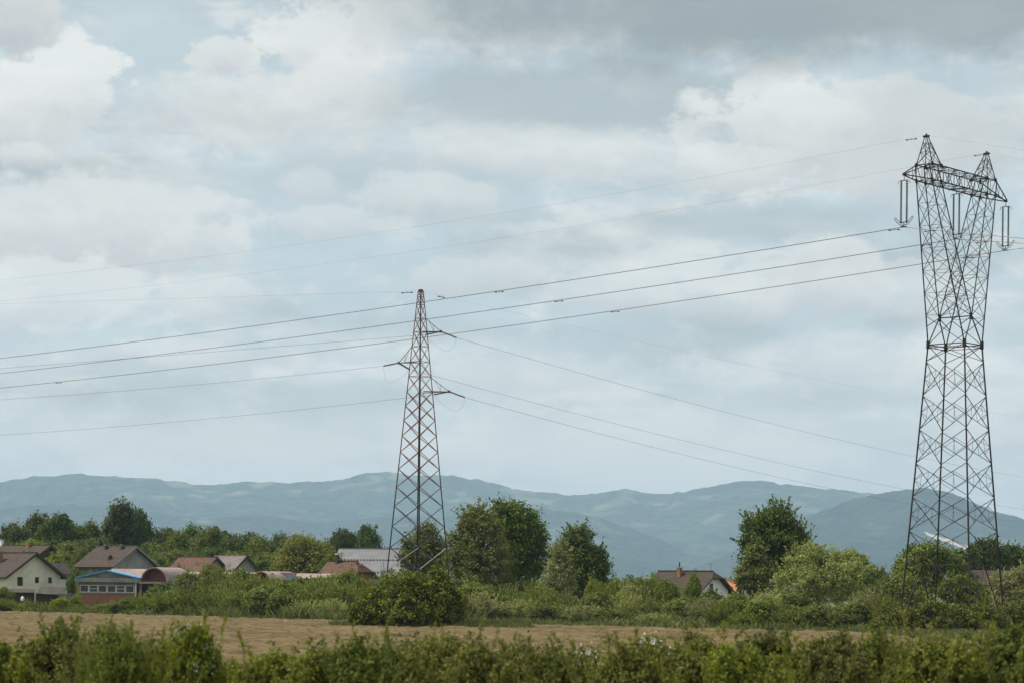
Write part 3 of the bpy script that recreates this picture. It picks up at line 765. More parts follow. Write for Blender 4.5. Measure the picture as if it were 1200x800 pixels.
# big bushes at the feet of the masts
px_tree('dense_bush', 207, 478, [(476, 696, 36, 27), (446, 710, 30, 23), (423, 721, 17, 14), (500, 704, 40, 28), (530, 712, 16, 22), (514, 682, 15, 17), (470, 716, 50, 20)], L_BUSH, 'big dark glossy bush wrapped round the foot of the red lattice mast', 51, n=42000, cat='shrub', L=.24, Wd=.16, clump=.5, extra=9, s=.42, trunk_r=.08, inner=.6)
px_tree('dense_bush', 198, 1075, [(1060, 732, 32, 20), (1090, 728, 32, 24), (1040, 738, 20, 14)], L_BUSH, 'dark spreading bush in front of the left feet of the big pylon', 52, n=24000, cat='shrub', L=.22, Wd=.14, clump=.5, extra=8, s=.42, trunk_r=.07, inner=.6)
px_tree('dense_bush', 200, 1135, [(1125, 730, 28, 22), (1150, 732, 30, 22)], L_BUSH, 'dark bush in front of the right feet of the big pylon', 53, n=20000, cat='shrub', L=.22, Wd=.14, clump=.5, extra=8, s=.42, trunk_r=.07, inner=.6)
px_tree('dense_bush', 204, 1195, [(1185, 730, 24, 20), (1210, 728, 30, 24)], L_BUSH, 'dark bush cut by the right edge beside the big pylon', 54, n=16000, cat='shrub', L=.22, Wd=.14, clump=.5, extra=8, s=.42, trunk_r=.07, inner=.6)

# shrubs and weeds round the houses on the left
vil = [(92, 668, 14, 330, 2, 'dark', 'dark shrub between the cream house and the low brick block'), (10, 690, 14, 322, 0, 'mid green', 'shrub before the left corner of the cream house'), (78, 660, 16, 345, 3, 'dark', 'dark round shrub under the left eave of the big brown house'), (100, 672, 12, 345, 2, 'mid green', 'shrub right beside the front eave of the big brown house'), (-8, 672, 16, 330, 3, 'dark', 'dark shrub at the left edge before the cream house'), (60, 690, 12, 335, 3, 'dark', 'dark shrub behind the lean-to shed'), (165, 692, 12, 297, 4, 'olive', 'bristly shrub at the right corner of the low brick block'), (182, 696, 15, 295, 5, 'mid green', 'bristly shrub under the open end of the pink vault'), (240, 672, 20, 300, 2, 'mid green', 'round shrub before the pink vaulted roof'), (268, 664, 20, 300, 0, 'olive', 'tall olive shrub before the pink vaulted roofs'), (222, 682, 16, 299, 3, 'olive', 'round olive shrub right of the open vault'), (5, 688, 14, 300, 3, 'mid green', 'round shrub at the lower left corner of the cream house'), (88, 697, 10, 299, 2, 'olive', 'low round shrub before the plank fence'), (210, 660, 13, 345, 0, 'mid green', 'bush before the left verge of the red tiled roof'), (770, 676, 18, 285, 2, 'mid green', 'round bush over the left hip of the white gabled house'), (792, 684, 16, 283, 0, 'olive', 'feathery bush under the chimney of the white gabled house')]
for px, py, hw, D, k, sh, lab in vil:
    top = P(px, py, D)
    r = dup(SP[k][0], (top.x, D, 0), rs.uniform(0, 6.28), (M_(hw, D)/2.0,)*2+(top.z/3.35,), lab, None, shade[sh])
    r.name = SP[k][1]
for i, (px, top_, hw) in enumerate([(-12, 702, 14), (4, 700, 13), (20, 704, 12), (37, 701, 14), (54, 703, 12), (70, 700, 13), (88, 706, 11), (104, 708, 12), (120, 707, 12), (136, 704, 12)]):
    D = edge_y(GX(px, 285))+3+rs.uniform(-1, 1); D = min(D, 300); t_p = P(px, top_, D); k = rs.choice([0, 4, 5, 4, 2])
    r = dup(SP[k][0], (t_p.x, D, 0), rs.uniform(0, 6.28), (M_(hw, D)/2.0,)*2+(max(.8, t_p.z)/3.35,), f'{form[k]} weedy shrub, {ordinal(i)} from left along the field before the houses', 'weedy shrubs along the field before the houses', [L_OLIVE, L_MID, L_BRIGHT][i % 3])
    r.name = SP[k][1]
for p_, _ in SP:
    for ch in list(p_.children): bpy.data.objects.remove(ch)
    bpy.data.objects.remove(p_)

# grass: verge beyond the field, round the masts -------------------------
def blades(rng, x, y, h, w, lean=.35):
    N = len(x); a = rng.uniform(0, 2*np.pi, N); ln = rng.normal(size=(N, 2))*lean*h[:, None]
    c = np.stack([np.cos(a), np.sin(a)], -1)*w[:, None]*.5
    z0 = np.full(N, -.02)
    p0 = np.stack([x-c[:, 0], y-c[:, 1], z0], -1); p1 = np.stack([x+c[:, 0], y+c[:, 1], z0], -1)
    p2 = np.stack([x+c[:, 0]*.7+ln[:, 0]*.4, y+c[:, 1]*.7+ln[:, 1]*.4, h*.6], -1); p3 = np.stack([x+ln[:, 0], y+ln[:, 1], h], -1)
    return np.stack([p0, p1, p2, p3], 1).reshape(-1, 3), np.arange(N*4).reshape(-1, 4), rng.uniform(0, 1, N)
rng = np.random.default_rng(8)
s_ = rng.uniform(-40, 185, 60000); t_ = -np.abs(rng.normal(size=60000))*4.0+1.6*fbm(s_*.16, s_*0, 6, 3)-.3
X = E0.x+ED.x*s_+EN.x*t_; Yy = E0.y+ED.y*s_+EN.y*t_
hh = (.12+1.5*np.clip(fbm(X*.22, Yy*.3, 2, 3)-.32, 0, 1))*rng.uniform(.4, 1.3, len(X))*np.where(s_ < 75, 1.7, 1.15)
V, Fc, T = blades(rng, X, Yy, hh, np.full(len(X), .09))
setp(mesh_obj('verge_grass', V, Fc, L_GRASS, tint=T), 'rough grass and weeds along the far edge of the field', 'grass', kind='stuff')
N = 42000
cx_, cy_ = P(492, 690, 205).x, 205
a_ = rng.uniform(0, 2*np.pi, N); r_ = np.sqrt(rng.uniform(0, 1, N))
X = cx_+np.cos(a_)*r_*8.8+.9; Yy = cy_+np.sin(a_)*r_*6.0+5.0
Yy += 2.2*(fbm(X*.35, X*0, 12, 3)-.5); hh = rng.uniform(.4, 1.15, N)*(1.1-r_*.55)*(.4+.9*fbm(X*.5, Yy*.5, 21, 2))
V, Fc, T = blades(rng, X, Yy, hh, np.full(N, .05))
setp(mesh_obj('mast_grass', V, Fc, L_GRASS, tint=T), 'patch of uncut grass round the foot of the red lattice mast', 'grass', kind='stuff')
N = 50000
X = rng.uniform(24, 60, N); Yy = rng.uniform(150, 225, N)
k_ = (Yy < edge_y(X)+6) & (Yy > edge_y(X)-26-10*fbm(X*.15, Yy*.1, 4)) & (X > 30+0*X)
X = X[k_]; Yy = Yy[k_]; hh = rng.uniform(.3, .9, len(X))
V, Fc, T = blades(rng, X, Yy, hh, np.full(len(X), .07))
setp(mesh_obj('weed_grass', V, Fc, L_GRASS, tint=T), 'rank grass and weeds before the bushes of the big pylon', 'grass', kind='stuff')
N = 26000
X = rng.uniform(-13, 13, N); Yy = rng.uniform(30, 62, N); hh = rng.uniform(.3, .9, N)
V, Fc, T = blades(rng, X, Yy, hh, np.full(N, .03))
setp(mesh_obj('near_grass', V, Fc, L_GRASS, tint=T), 'tall grass growing under and behind the near hedge', 'grass', kind='stuff')

# ------------------------------------------------------------------ pylons
STEEL = mat_noise('weathered_steel', (.020, .020, .016), (.055, .048, .038), 1.1, .65, .3, c3=(.075, .045, .028))
STEEL_L = mat_noise('new_galvanised', (.30, .31, .30), (.42, .43, .42), 2.0, .5, .4)
m, B = new_mat('red_painted_steel')
co = objco(B); s0 = B.n('ShaderNodeSeparateXYZ'); m.node_tree.links.new(co, s0.inputs[0])
n = B.noise(co, 1.2, 6, .6)
z_ = B.math('ADD', s0.outputs[2], B.math('MULTIPLY', B.math('SUBTRACT', n, .5), 3))
colr = B.mix(B.ss(n, .35, .65), (.17, .055, .042, 1), (.23, .095, .072, 1))
colr = B.mix(B.ss(z_, 11.0, 14.5, 1, 0), colr, (.05, .05, .05, 1))
REDST = finish(m, B, principled(B, colr, .6, .1))
REDINS = mat_noise('brown_insulators', (.06, .035, .03), (.12, .07, .06), 8, .35)
GLASS = mat_noise('insulator_glass', (.02, .03, .025), (.07, .09, .08), 8, .25, spec=.6)
WIREM = mat_plain('aluminium_wire', (.16, .135, .125), .5, .4)

BD = 218.0
bc = P(1116, 690+5.4, BD)          # pylon centre on the ground
PA = math.radians(49.6)
av = Vector((math.cos(PA), math.sin(PA), 0)); lv = Vector((math.sin(PA), -math.cos(PA), 0))
big = empty('lattice_pylon', (bc.x, BD, 0), 0, 'tall dark steel lattice pylon with a V-shaped head, two peaks and three hanging insulators', 'pylon')
def Q(a, l, z): return av*a+lv*l+Vector((0, 0, z))
k_ = BD/F
ZW = 25.9; WA, WL = 20.3*k_, 24.1*k_; GA, GL = 40.0*k_, 47.5*k_
def half(z): f = 1-z/ZW; return WA+(GA-WA)*f, WL+(GL-WL)*f
cor = [(-1, 1), (1, 1), (1, -1), (-1, -1)]
for sa, sl in cor:
    b_ = MB()
    a0, l0 = half(-.2); b_.bar(Q(sa*a0, sl*l0, -.2), Q(sa*WA, sl*WL, ZW), .20, .17)
    b_.build('leg', STEEL, big)
ring = 6.1
lv_ = [ring+i*(24.4-ring)/6 for i in range(7)]+[ZW]
br = MB(); rd = br
def corner(i, z): sa, sl = cor[i % 4]; a, l = half(z); return Q(sa*a, sl*l, z)
for i in range(4):
    for j in range(len(lv_)-1):
        z0, z1 = lv_[j], lv_[j+1]
        A0, A1, B0, B1 = corner(i, z0+.05), corner(i, z1-.05), corner(i+1, z0+.05), corner(i+1, z1-.05)
        br.bar(A0, B1, .07); br.bar(B0, A1, .07)
        if j < 6:   # secondary members
            X0 = (A0+B1+B0+A1)/4
            zq = (z1-z0)
            for s0_, s1_ in ((A0, B0), (A1, B1)):
                m1 = s0_.lerp(X0, .5); m2 = s1_.lerp(X0, .5)
            rd.bar(A0.lerp(B1, .25), B0.lerp(A1, .75), .035) ; rd.bar(B0.lerp(A1, .25), A0.lerp(B1, .75), .035)
            rd.bar(A0.lerp(B1, .25), corner(i, z0+zq*.5), .04); rd.bar(B0.lerp(A1, .75), corner(i, z0+zq*.5), .04)
            rd.bar(B0.lerp(A1, .25), corner(i+1, z0+zq*.5), .04); rd.bar(A0.lerp(B1, .75), corner(i+1, z0+zq*.5), .04)
    br.bar(corner(i, ring), corner(i+1, ring), .11)
    br.bar(corner(i, 4.3), corner(i+1, 4.3), .09)
    mid = (corner(i, ring)+corner(i+1, ring))/2
    br.bar(mid, corner(i, .2), .11); br.bar(mid, corner(i+1, .2), .11)
    q1 = mid.lerp(corner(i, .2), .45); q2 = mid.lerp(corner(i+1, .2), .45)
    rd.bar(q1, corner(i, 4.3), .05); rd.bar(q2, corner(i+1, 4.3), .05); rd.bar(q1, corner(i, 2.2), .05); rd.bar(q2, corner(i+1, 2.2), .05)
    br.bar(corner(i, ZW), corner(i+1, ZW), .12)
    br.bar(corner(i, ZW-.25), corner(i+1, ZW-.25), .07)
rd.bar(corner(0, ring), corner(2, ring), .06); rd.bar(corner(1, ring), corner(3, ring), .06)
br.build('bracing', STEEL, big)
# V-shaped head: two box columns
ZA0, ZA1 = 40.0, 41.4; CA = 4.85; CWA, CWL = .78, .80; ZC = 28.4
for side in (-1, 1):
    legm = MB(); brm = MB()
    def col(ai, sl, z):      # ai: +1 outer, -1 inner
        if ai == 1:
            f = (z-ZW)/(ZA0-ZW); return Q(side*(WA+(CA+CWA-WA)*f), sl*(WL+(CWL-WL)*f), z)
        f = (z-ZC)/(ZA0-ZC); fl = (z-ZW)/(ZA0-ZW)
        return Q(side*(0+(CA-CWA)*f), sl*(WL+(CWL-WL)*fl), z)
    for sl in (-1, 1):
        legm.bar(col(1, sl, ZW), col(1, sl, ZA1), .15, .13)
        legm.bar(col(-1, sl, ZC), col(-1, sl, ZA1), .13, .12)
        # members between waist and crotch
        brm.bar(col(-1, sl, ZC), Q(side*WA, sl*WL, ZW), .12)
        brm.bar(col(-1, sl, ZC), col(1, sl, ZW+1.6), .08); 
    zs = [ZW+1.6]+[ZC+.1+i*(ZA0-ZC-.1)/6 for i in range(7)]
    zc = [ZC+.05+i*(ZA0-ZC-.05)/6 for i in range(7)]
    for j in range(6):
        z0, z1 = zc[j], zc[j+1]
        for sl in (-1, 1):
            brm.bar(col(1, sl, z0), col(-1, sl, z1), .055); brm.bar(col(-1, sl, z0), col(1, sl, z1), .055)
        for ai in (-1, 1):
            brm.bar(col(ai, -1, z0), col(ai, 1, z1), .05); brm.bar(col(ai, 1, z0), col(ai, -1, z1), .05)
            brm.bar(col(ai, -1, z0), col(ai, 1, z0), .045)
    for sl in (-1, 1):
        brm.bar(col(1, sl, ZW), col(-1, sl, ZC), .07)
    brm.bar(col(1, -1, ZW), col(1, 1, ZC), .07); brm.bar(col(1, 1, ZW), col(1, -1, ZC), .07)
    brm.bar(col(-1, -1, ZC), col(-1, 1, ZC), .09)
    hd = legm.build('head_column', STEEL, big); brm.build('column_bracing', STEEL, hd)
    # peak
    pk = MB(); ap = Q(side*5.35, 0, 43.9+.0)
    cs_ = [Q(side*(CA+da*CWA), dl*CWL, ZA1) for da, dl in ((1, 1), (1, -1), (-1, -1), (-1, 1))]
    apx = [ap+Q(side*da*.1, dl*.1, 0) for da, dl in ((1, 1), (1, -1), (-1, -1), (-1, 1))]
    for c_, d_ in zip(cs_, apx): pk.bar(c_, d_, .11, .09)
    for i in range(4):
        j = (i+1) % 4
        pk.bar(cs_[i], cs_[j], .07)
        for f0, f1 in ((0, .45), (.45, .8)):
            pk.bar(cs_[i].lerp(apx[i], f0), cs_[j].lerp(apx[j], f1), .05); pk.bar(cs_[j].lerp(apx[j], f0), cs_[i].lerp(apx[i], f1), .05)
        pk.bar(cs_[i].lerp(apx[i], .45), cs_[j].lerp(apx[j], .45), .045)
    pk.bar(ap-lv*.3, ap+lv*.3, .24); pk.bar(ap-Vector((0, 0, .1)), ap+Vector((0, 0, .22)), .3, .2)
    pk.build('peak', STEEL, big)
# crossarm
ca = MB(); cb_ = MB()
TA = 9.0
for sl in (-1, 1):
    ca.bar(Q(-CA-CWA, sl*CWL, ZA0), Q(CA+CWA, sl*CWL, ZA0), .13); ca.bar(Q(-CA-CWA, sl*CWL, ZA1), Q(CA+CWA, sl*CWL, ZA1), .12)
    for sd_ in (-1, 1):
        ca.bar(Q(sd_*(CA+CWA), sl*CWL, ZA0), Q(sd_*TA, sl*.12, ZA0), .12); ca.bar(Q(sd_*(CA+CWA), sl*CWL, ZA1), Q(sd_*TA, sl*.12, ZA0+.1), .11)
        for f in (.3, .62):
            q0 = Q(sd_*(CA+CWA), sl*CWL, ZA0).lerp(Q(sd_*TA, sl*.12, ZA0), f); q1 = Q(sd_*(CA+CWA), sl*CWL, ZA1).lerp(Q(sd_*TA, sl*.12, ZA0+.1), f)
            cb_.bar(q0, q1, .05); 
        cb_.bar(Q(sd_*(CA+CWA), sl*CWL, ZA1), Q(sd_*(CA+CWA), sl*CWL, ZA0).lerp(Q(sd_*TA, sl*.12, ZA0), .3), .05)
npan = 12
xs_ = [-(CA+CWA)+i*2*(CA+CWA)/npan for i in range(npan+1)]
for i in range(npan):
    x0, x1 = xs_[i], xs_[i+1]
    for sl in (-1, 1):
        if i % 2: cb_.bar(Q(x0, sl*CWL, ZA0), Q(x1, sl*CWL, ZA1), .06)
        else: cb_.bar(Q(x0, sl*CWL, ZA1), Q(x1, sl*CWL, ZA0), .06)
        cb_.bar(Q(x0, sl*CWL, ZA0), Q(x0, sl*CWL, ZA1), .045)
    for z in (ZA0, ZA1):
        s2 = 1 if i % 2 else -1
        cb_.bar(Q(x0, s2*CWL, z), Q(x1, -s2*CWL, z), .05); cb_.bar(Q(x0, -CWL, z), Q(x0, CWL, z), .05)
for sd_ in (-1, 1): ca.bar(Q(sd_*(TA-.25), 0, ZA0+.02), Q(sd_*(TA+.2), 0, ZA0), .3, .22)
ca.bar(Q(0, -CWL, ZA0-.05), Q(0, CWL, ZA0-.05), .16)
k0 = len(ca.v); ca.v += cb_.v; ca.f += [[i+k0 for i in q] for q in cb_.f]
arm = ca.build('crossarm', STEEL, big)
for sa, sl in cor:
    c_ = Q(sa*WA, sl*WL, ZW); MB().bar(c_-Vector((0, 0, .35)), c_+Vector((0, 0, .35)), .4, .4, 4).build('gusset_plate', STEEL, big)
for sl in (-1, 1):
    c_ = Q(0, sl*WL*.86, ZC); MB().bar(c_-Vector((0, 0, .3)), c_+Vector((0, 0, .3)), .32, .32).build('gusset_plate', STEEL, big)
    for sd_ in (-1, 1):
        for ai in (CA-CWA, CA+CWA):
            for z in (ZA0, ZA1): c_ = Q(sd_*ai, sl*CWL, z); MB().bar(c_-Vector((0, 0, .16)), c_+Vector((0, 0, .16)), .28, .28).build('gusset_plate', STEEL, big)# insulators: two parallel strings of discs, horns at the foot
ATT = []
for a in (-TA, 0, TA):
    top = Q(a, 0, ZA0-.15); ln = 4.1; hs = MB()
    hs.bar(top, top-Vector((0, 0, .35)), .07); zt = top.z-.35
    hs.bar(top-Vector((0, 0, .35))-lv*.3, top-Vector((0, 0, .35))+lv*.3, .09)
    zb = zt-ln+.45
    hu = hs; hs = MB()
    hs.bar(Q(a, -.3, zb), Q(a, .3, zb), .09); hs.bar(Q(a, 0, zb), Q(a, 0, zb-.4), .08)
    hs.bar(Q(a, -.28, zb-.35), Q(a, .28, zb-.42), .14)
    for s2 in (-1, 1):   # racket-shaped arcing horns
        pts = [Q(a, s2*x_, zb-.25+z_) for x_, z_ in ((.05, 0), (.35, .02), (.7, .28), (.95, .62), (.9, .72), (.75, .62), (.45, .3), (.2, .1))]
        hs.tube(pts, .03, 4)
        hu.tube([Q(a, s2*.28, zt+.02), Q(a, s2*.5, zt-.02), Q(a, s2*.62, zt-.3)], .025, 4)
    io = hu.build('upper_fitting', STEEL, big); hs.build('lower_fitting', STEEL, io)
    for s2 in (-1, 1):
        pr_ = [(0, 0)]; pts = []; rad = []
        nd = 20
        for i in range(nd):
            z0 = zt-(zt-zb)*i/nd; dz_ = (zt-zb)/nd
            pts += [Q(a, s2*.29, z0), Q(a, s2*.29, z0-dz_*.35), Q(a, s2*.29, z0-dz_*.55), Q(a, s2*.29, z0-dz_*.97)]; rad += [.045, .05, .13, .05]
        MB().tube(pts, rad, 8).build('insulator_string', GLASS, io)
    ATT.append(Vector((bc.x, BD, 0))+Q(a, 0, zb-.42))
PKW = [Vector((bc.x, BD, 0))+Q(s2*5.35, 0, 44.0) for s2 in (-1, 1)]
for sa, sl in cor:
    c_ = corner(cor.index((sa, sl)), 0); MB().bar(Vector((c_.x, c_.y, -.3)), Vector((c_.x, c_.y, .35)), .9, .7).build('footing', mat_plain('concrete', (.2, .19, .175)), big)

# small mast ------------------------------------------------------------
SD = 210.0; ks = SD/F
sc0 = P(489.5, 690-1.2, SD)
mast = empty('lattice_mast', (sc0.x, SD, 0), 0, 'slim reddish steel lattice mast with three short arms, rising out of a dark bush', 'pylon')
SA = math.radians(46.5)
e1 = Vector((math.cos(SA), math.sin(SA), 0)); e2 = Vector((-math.sin(SA), math.cos(SA), 0))
ZT = CH+(688.8-341)*ks
def sz(py): return CH+(688.8-py)*ks
def hd_(z): return (3.1+.1*(688.8-341-(z-CH)/ks))*ks/1.0  # half diagonal
def sq(i, z):
    d_ = [(1, 0), (0, 1), (-1, 0), (0, -1)][i % 4]; r_ = hd_(z)
    t = math.radians(4)
    x, y = d_; return Vector((x*math.cos(t)-y*math.sin(t), x*math.sin(t)+y*math.cos(t), 0))*r_+Vector((0, 0, z))
for i in range(4):
    MB().bar(sq(i, -.2), sq(i, ZT), .17 if i % 2 == 0 else .2, .09).build('leg', REDST if i % 2 == 0 else STEEL, mast)
zl = [0.0]
nodes_py = [341, 348, 357, 373, 389, 406, 424, 441, 459]
zn = sorted([sz(y) for y in nodes_py])
z = zn[0]; dn = []
pz = z
while pz > .6:
    pz -= 8*ks+hd_(pz)*.55; dn.append(max(pz, 0))
zall = sorted([d_ for d_ in dn if d_ > .5]+[0.1])+zn
bm = MB(); hm = MB(); lb_ = MB()
for i in range(4):
    for z0, z1 in zip(zall[:-1], zall[1:]):
        tgt = lb_ if (z0 < 5.8 and i in (2, 3)) else bm
        w_ = .075 if z0 < zn[0] else .055
        tgt.bar(sq(i, z0), sq(i+1, z1), w_); (lb_ if z0 < 5.0 and i == 0 else bm).bar(sq(i+1, z0), sq(i, z1), w_*.8)
    for z1 in zn[1:]: bm.bar(sq(i, z1), sq(i+1, z1), .055)
bm.build('bracing', REDST, mast); lb_.build('lower_bracing', STEEL_L, mast)
MB().bar((0, 0, ZT-.05), (0, 0, ZT+.12), .62, .5).build('cap', STEEL, mast)
base = Vector((sc0.x, SD, 0))
lat = Vector((1, 0, 0))
def arm_s(side, py_b, py_t, tip_px, tip_py, name='arm'):
    zb = sz(py_b); zt_ = sz(py_t)
    tp = P(tip_px, tip_py, SD)-base; tp.y = 0
    b_ = MB(); s2 = side
    i0 = 0 if side > 0 else 2
    for i in ((0, 1), (0, 3)) if side > 0 else ((2, 1), (2, 3)):
        b_.bar(sq(i[1], zb).lerp(sq(i[0], zb), .25), tp, .10, .07)
    b_.bar(sq(i0, zb), tp, .07); b_.bar(sq(i0, zt_), tp, .07)
    m_ = sq(i0, zb).lerp(tp, .5); b_.bar(m_, sq(i0, zt_).lerp(tp, .5), .04); b_.bar(m_, sq(i0, zt_).lerp(tp, .2), .04)
    b_.bar(tp-Vector((0, 0, .1)), tp+Vector((0, 0, .12)), .26)
    b_.bar(sq(1, zb), sq(3, zb), .09)
    return b_.build(name, REDST, mast), tp
arms = [arm_s(1, 389, 373, 516.5, 388.5), arm_s(-1, 424, 406, 467.3, 425), arm_s(1, 459, 442, 526.5, 458.5)]
LDIR = Vector((-.90, .43, 0)).normalized(); RDIR = Vector((.48, .877, 0)).normalized()
RDIR = Vector((62, 118, 0)).normalized()
JW = []
def string(tp, d, L_, drop, par):
    a = tp.copy(); e = tp+d*L_-Vector((0, 0, drop)); pts = []; rad = []
    nd = 14
    for i in range(nd):
        q = lambda f: a.lerp(e, (i+f)/nd)
        pts += [q(0), q(.3), q(.5), q(.95)]; rad += [.03, .035, .085, .035]
    MB().tube(pts, rad, 8).build('insulator_string', REDINS, par)
    return e
INS = []
for (ao, tp), sd2 in zip(arms, (1, -1, 1)):
    # right string points to the receding line, left string to the other span
    eR = string(tp, Vector((.84, .54, 0)).normalized() if sd2 > 0 else Vector((.55, .83, 0)), 1.6, .42, ao)
    eL = string(tp, Vector((-.9, .43, 0)).normalized(), 1.5, .22, ao)
    # jumper loop between the two strings
    pts = []
    for i in range(15):
        t = i/14; q = eL.lerp(eR, t); q = q+Vector((sd2*.9*math.sin(math.pi*t)*.6, -.8*math.sin(math.pi*t), -1.35*math.sin(math.pi*t)**.8)); pts.append(q)
    MB().tube(pts, .007, 5).build('jumper_wire', WIREM, ao)
    INS.append((base+eL, base+eR))
for i in range(4):
    c_ = sq(i, 0); MB().bar(Vector((c_.x, c_.y, -.3)), Vector((c_.x, c_.y, .3)), .8, .65).build('footing', MATS['concrete'], mast)

# wires -------------------------------------------------------------------
def wire(start, d, pts_px, length, r, label, group, marks=(), name='overhead_wire'):
    """hangs in the vertical plane through start along d; height is a parabola through points read off the photo"""
    d = d.normalized()
    T_, Z_ = [0.0], [start.z]
    for px, py in pts_px:
        u, v = pdir(px, py)
        t = (u*start.y-start.x)/(d.x-u*d.y); Yp = start.y+t*d.y
        T_.append(t); Z_.append(CH+v*Yp)
    if len(T_) >= 3:
        co_ = np.polyfit(T_, Z_, 2, w=[6]+[1]*(len(T_)-1))
    else: co_ = np.polyfit(T_, Z_, 1)
    if len(co_) == 3 and co_[0] < 2e-5:
        k = max((len(T_)-1), 1); c1 = np.polyfit(T_, [z-4e-5*t*t for z, t in zip(Z_, T_)], 1); co_ = [4e-5, c1[0], c1[1]]
    co_ = list(co_); co_[-1] = start.z
    print('WIRE', label[:30], [round(float(c), 6) for c in co_], [round(t) for t in T_])
    pts = []
    nseg = 48
    for i in range(nseg+1):
        t = length*i/nseg
        z = co_[0]*t*t+co_[1]*t+co_[2] if len(co_) == 3 else co_[0]*t+co_[1]
        pts.append(Vector((start.x+d.x*t, start.y+d.y*t, max(z, 4))))
    org = pts[0].copy()
    o = MB().tube([p-org for p in pts], r, 5).build(name, WIREM)
    o.location = org
    setp(o, label, 'power line', group)
    for px in marks:
        u = pdir(px, 400)[0]
        u = pdir(px, 350)[0]; t = (u*start.y-start.x)/(d.x-u*d.y)
        z = co_[0]*t*t+co_[1]*t+co_[2]
        q = Vector((d.x*t, d.y*t, z-org.z)); mk = MB()
        mk.bar(q-d*.45-Vector((0, 0, .12)), q+d*.45-Vector((0, 0, .12)), .06); mk.bar(q-Vector((0, 0, .12)), q, .05)
        for s2 in (-1, 1): mk.bar(q+d*s2*.45-Vector((0, 0, .12))-d*.1, q+d*s2*.45-Vector((0, 0, .12))+d*.1, .13)
        mk.build('damper', STEEL, o)
    return o
lf = -lv; rt = lv
GC = 'conductors strung from the big pylon'
phs = [([(800, 308), (600, 339.5), (300, 381), (0, 420)], (1047, 585), 'highest and darkest conductor running left from the big pylon'),
       ([(800, 329), (600, 361), (300, 401), (0, 437.5)], (1085, 655), 'middle conductor of three running left from the big pylon'),
       ([(800, 352), (600, 382.5), (300, 420), (0, 454.5)], (1134, 721, 70), 'lowest conductor of three running left from the big pylon')]
for a_, (pp, mk, lab) in zip(ATT, phs): wire(a_, lf, pp, 320, .032, lab, GC, mk)
for a_, (pp, lab) in zip(ATT, [([(1150, 271), (1200, 280)], 'conductor leaving the left insulator of the big pylon towards the right edge'), ([(1200, 285.5)], 'conductor leaving the middle insulator of the big pylon towards the right edge'), ([(1200, 291)], 'conductor leaving the right insulator of the big pylon towards the right edge')]):
    d = rt; t_end = 150
    px, py = pp[-1]; u, v = pdir(px, py); t = (u*a_.y-a_.x)/(d.x-u*d.y); z1 = CH+v*(a_.y+t*d.y)
    sl0 = (z1-a_.z)/t
    # sag curve that starts at the photo's slope
    pts = [Vector((d.x*q, d.y*q, (sl0)*q+2.2e-4*q*q)) for q in np.linspace(0, 150, 30)]
    o = MB().tube(pts, .03, 5).build('overhead_wire', WIREM); o.location = a_; setp(o, lab, 'power line', GC)
    q = Vector((d.x*2.6, d.y*2.6, sl0*2.6)); mk = MB(); mk.bar(q-d*.4-Vector((0, 0, .12)), q+d*.4-Vector((0, 0, .12)), .06)
    for s2 in (-1, 1): mk.bar(q+d*s2*.4-Vector((0, 0, .12))-d*.1, q+d*s2*.4-Vector((0, 0, .12))+d*.1, .13)
    mk.build('damper', STEEL, o)
for a_, pp, py2, lab, mk in ((PKW[0], [(850, 204), (600, 247), (300, 294), (0, 328)], 176.5, 'left peak', (1066,)), (PKW[1], [(1000, 214), (850, 237), (600, 277), (300, 318), (0, 354)], 187.5, 'right peak', (1146,))):
    wire(a_, lf, pp, 320, .0065, f'thin earth wire running left from the {lab} of the big pylon', 'earth wires of the big pylon', mk)
    u, v = pdir(1200, py2); t = (u*a_.y-a_.x)/(rt.x-u*rt.y); sl0 = (CH+v*(a_.y+t*rt.y)-a_.z)/t
    pts = [Vector((rt.x*q, rt.y*q, sl0*q+1.6e-4*q*q)) for q in np.linspace(0, 150, 30)]
    o = MB().tube(pts, .0065, 5).build('overhead_wire', WIREM); o.location = a_
    setp(o, f'thin earth wire running right from the {lab} of the big pylon', 'power line', 'earth wires of the big pylon')
GS = 'wires of the reddish lattice mast'
lp = [([(300, 404), (0, 431)], 'thin left-hand wire from the top right arm of the reddish mast'),
      ([(225, 451), (0, 468)], 'thin wire from the left arm of the reddish mast towards the left edge'),
      ([(300, 485), (0, 509.5)], 'thin wire from the lowest arm of the reddish mast, lowest at the left edge')]
rp = [([(600, 413), (800, 469), (1067, 534), (1200, 558.5)], 'thin wire falling right from the top right arm of the reddish mast'),
      ([(600, 462.5), (800, 519), (1065, 571.5), (1200, 597)], 'thin wire falling right from the left arm of the reddish mast'),
      ([(600, 478.5), (800, 536), (885, 550), (1200, 612)], 'thin wire falling right from the lowest arm of the reddish mast')]
for (eL, eR), (pl, l1), (pr_, l2) in zip(INS, lp, rp):
    wire(eL, Vector((-.90, .43, 0)), pl, 260, .012, l1, GS)
    wire(eR, RDIR, pr_, 260, .013, l2, GS)
tp_ = base+Vector((0, 0, ZT))
wire(tp_, Vector((-.90, .43, 0)), [(300, 347), (0, 356)], 260, .005, 'barely visible earth wire running left from the tip of the reddish mast', GS, (477,))
wire(tp_, RDIR, [(600, 366), (985, 450)], 260, .005, 'barely visible earth wire falling right from the tip of the reddish mast', GS, (517,))

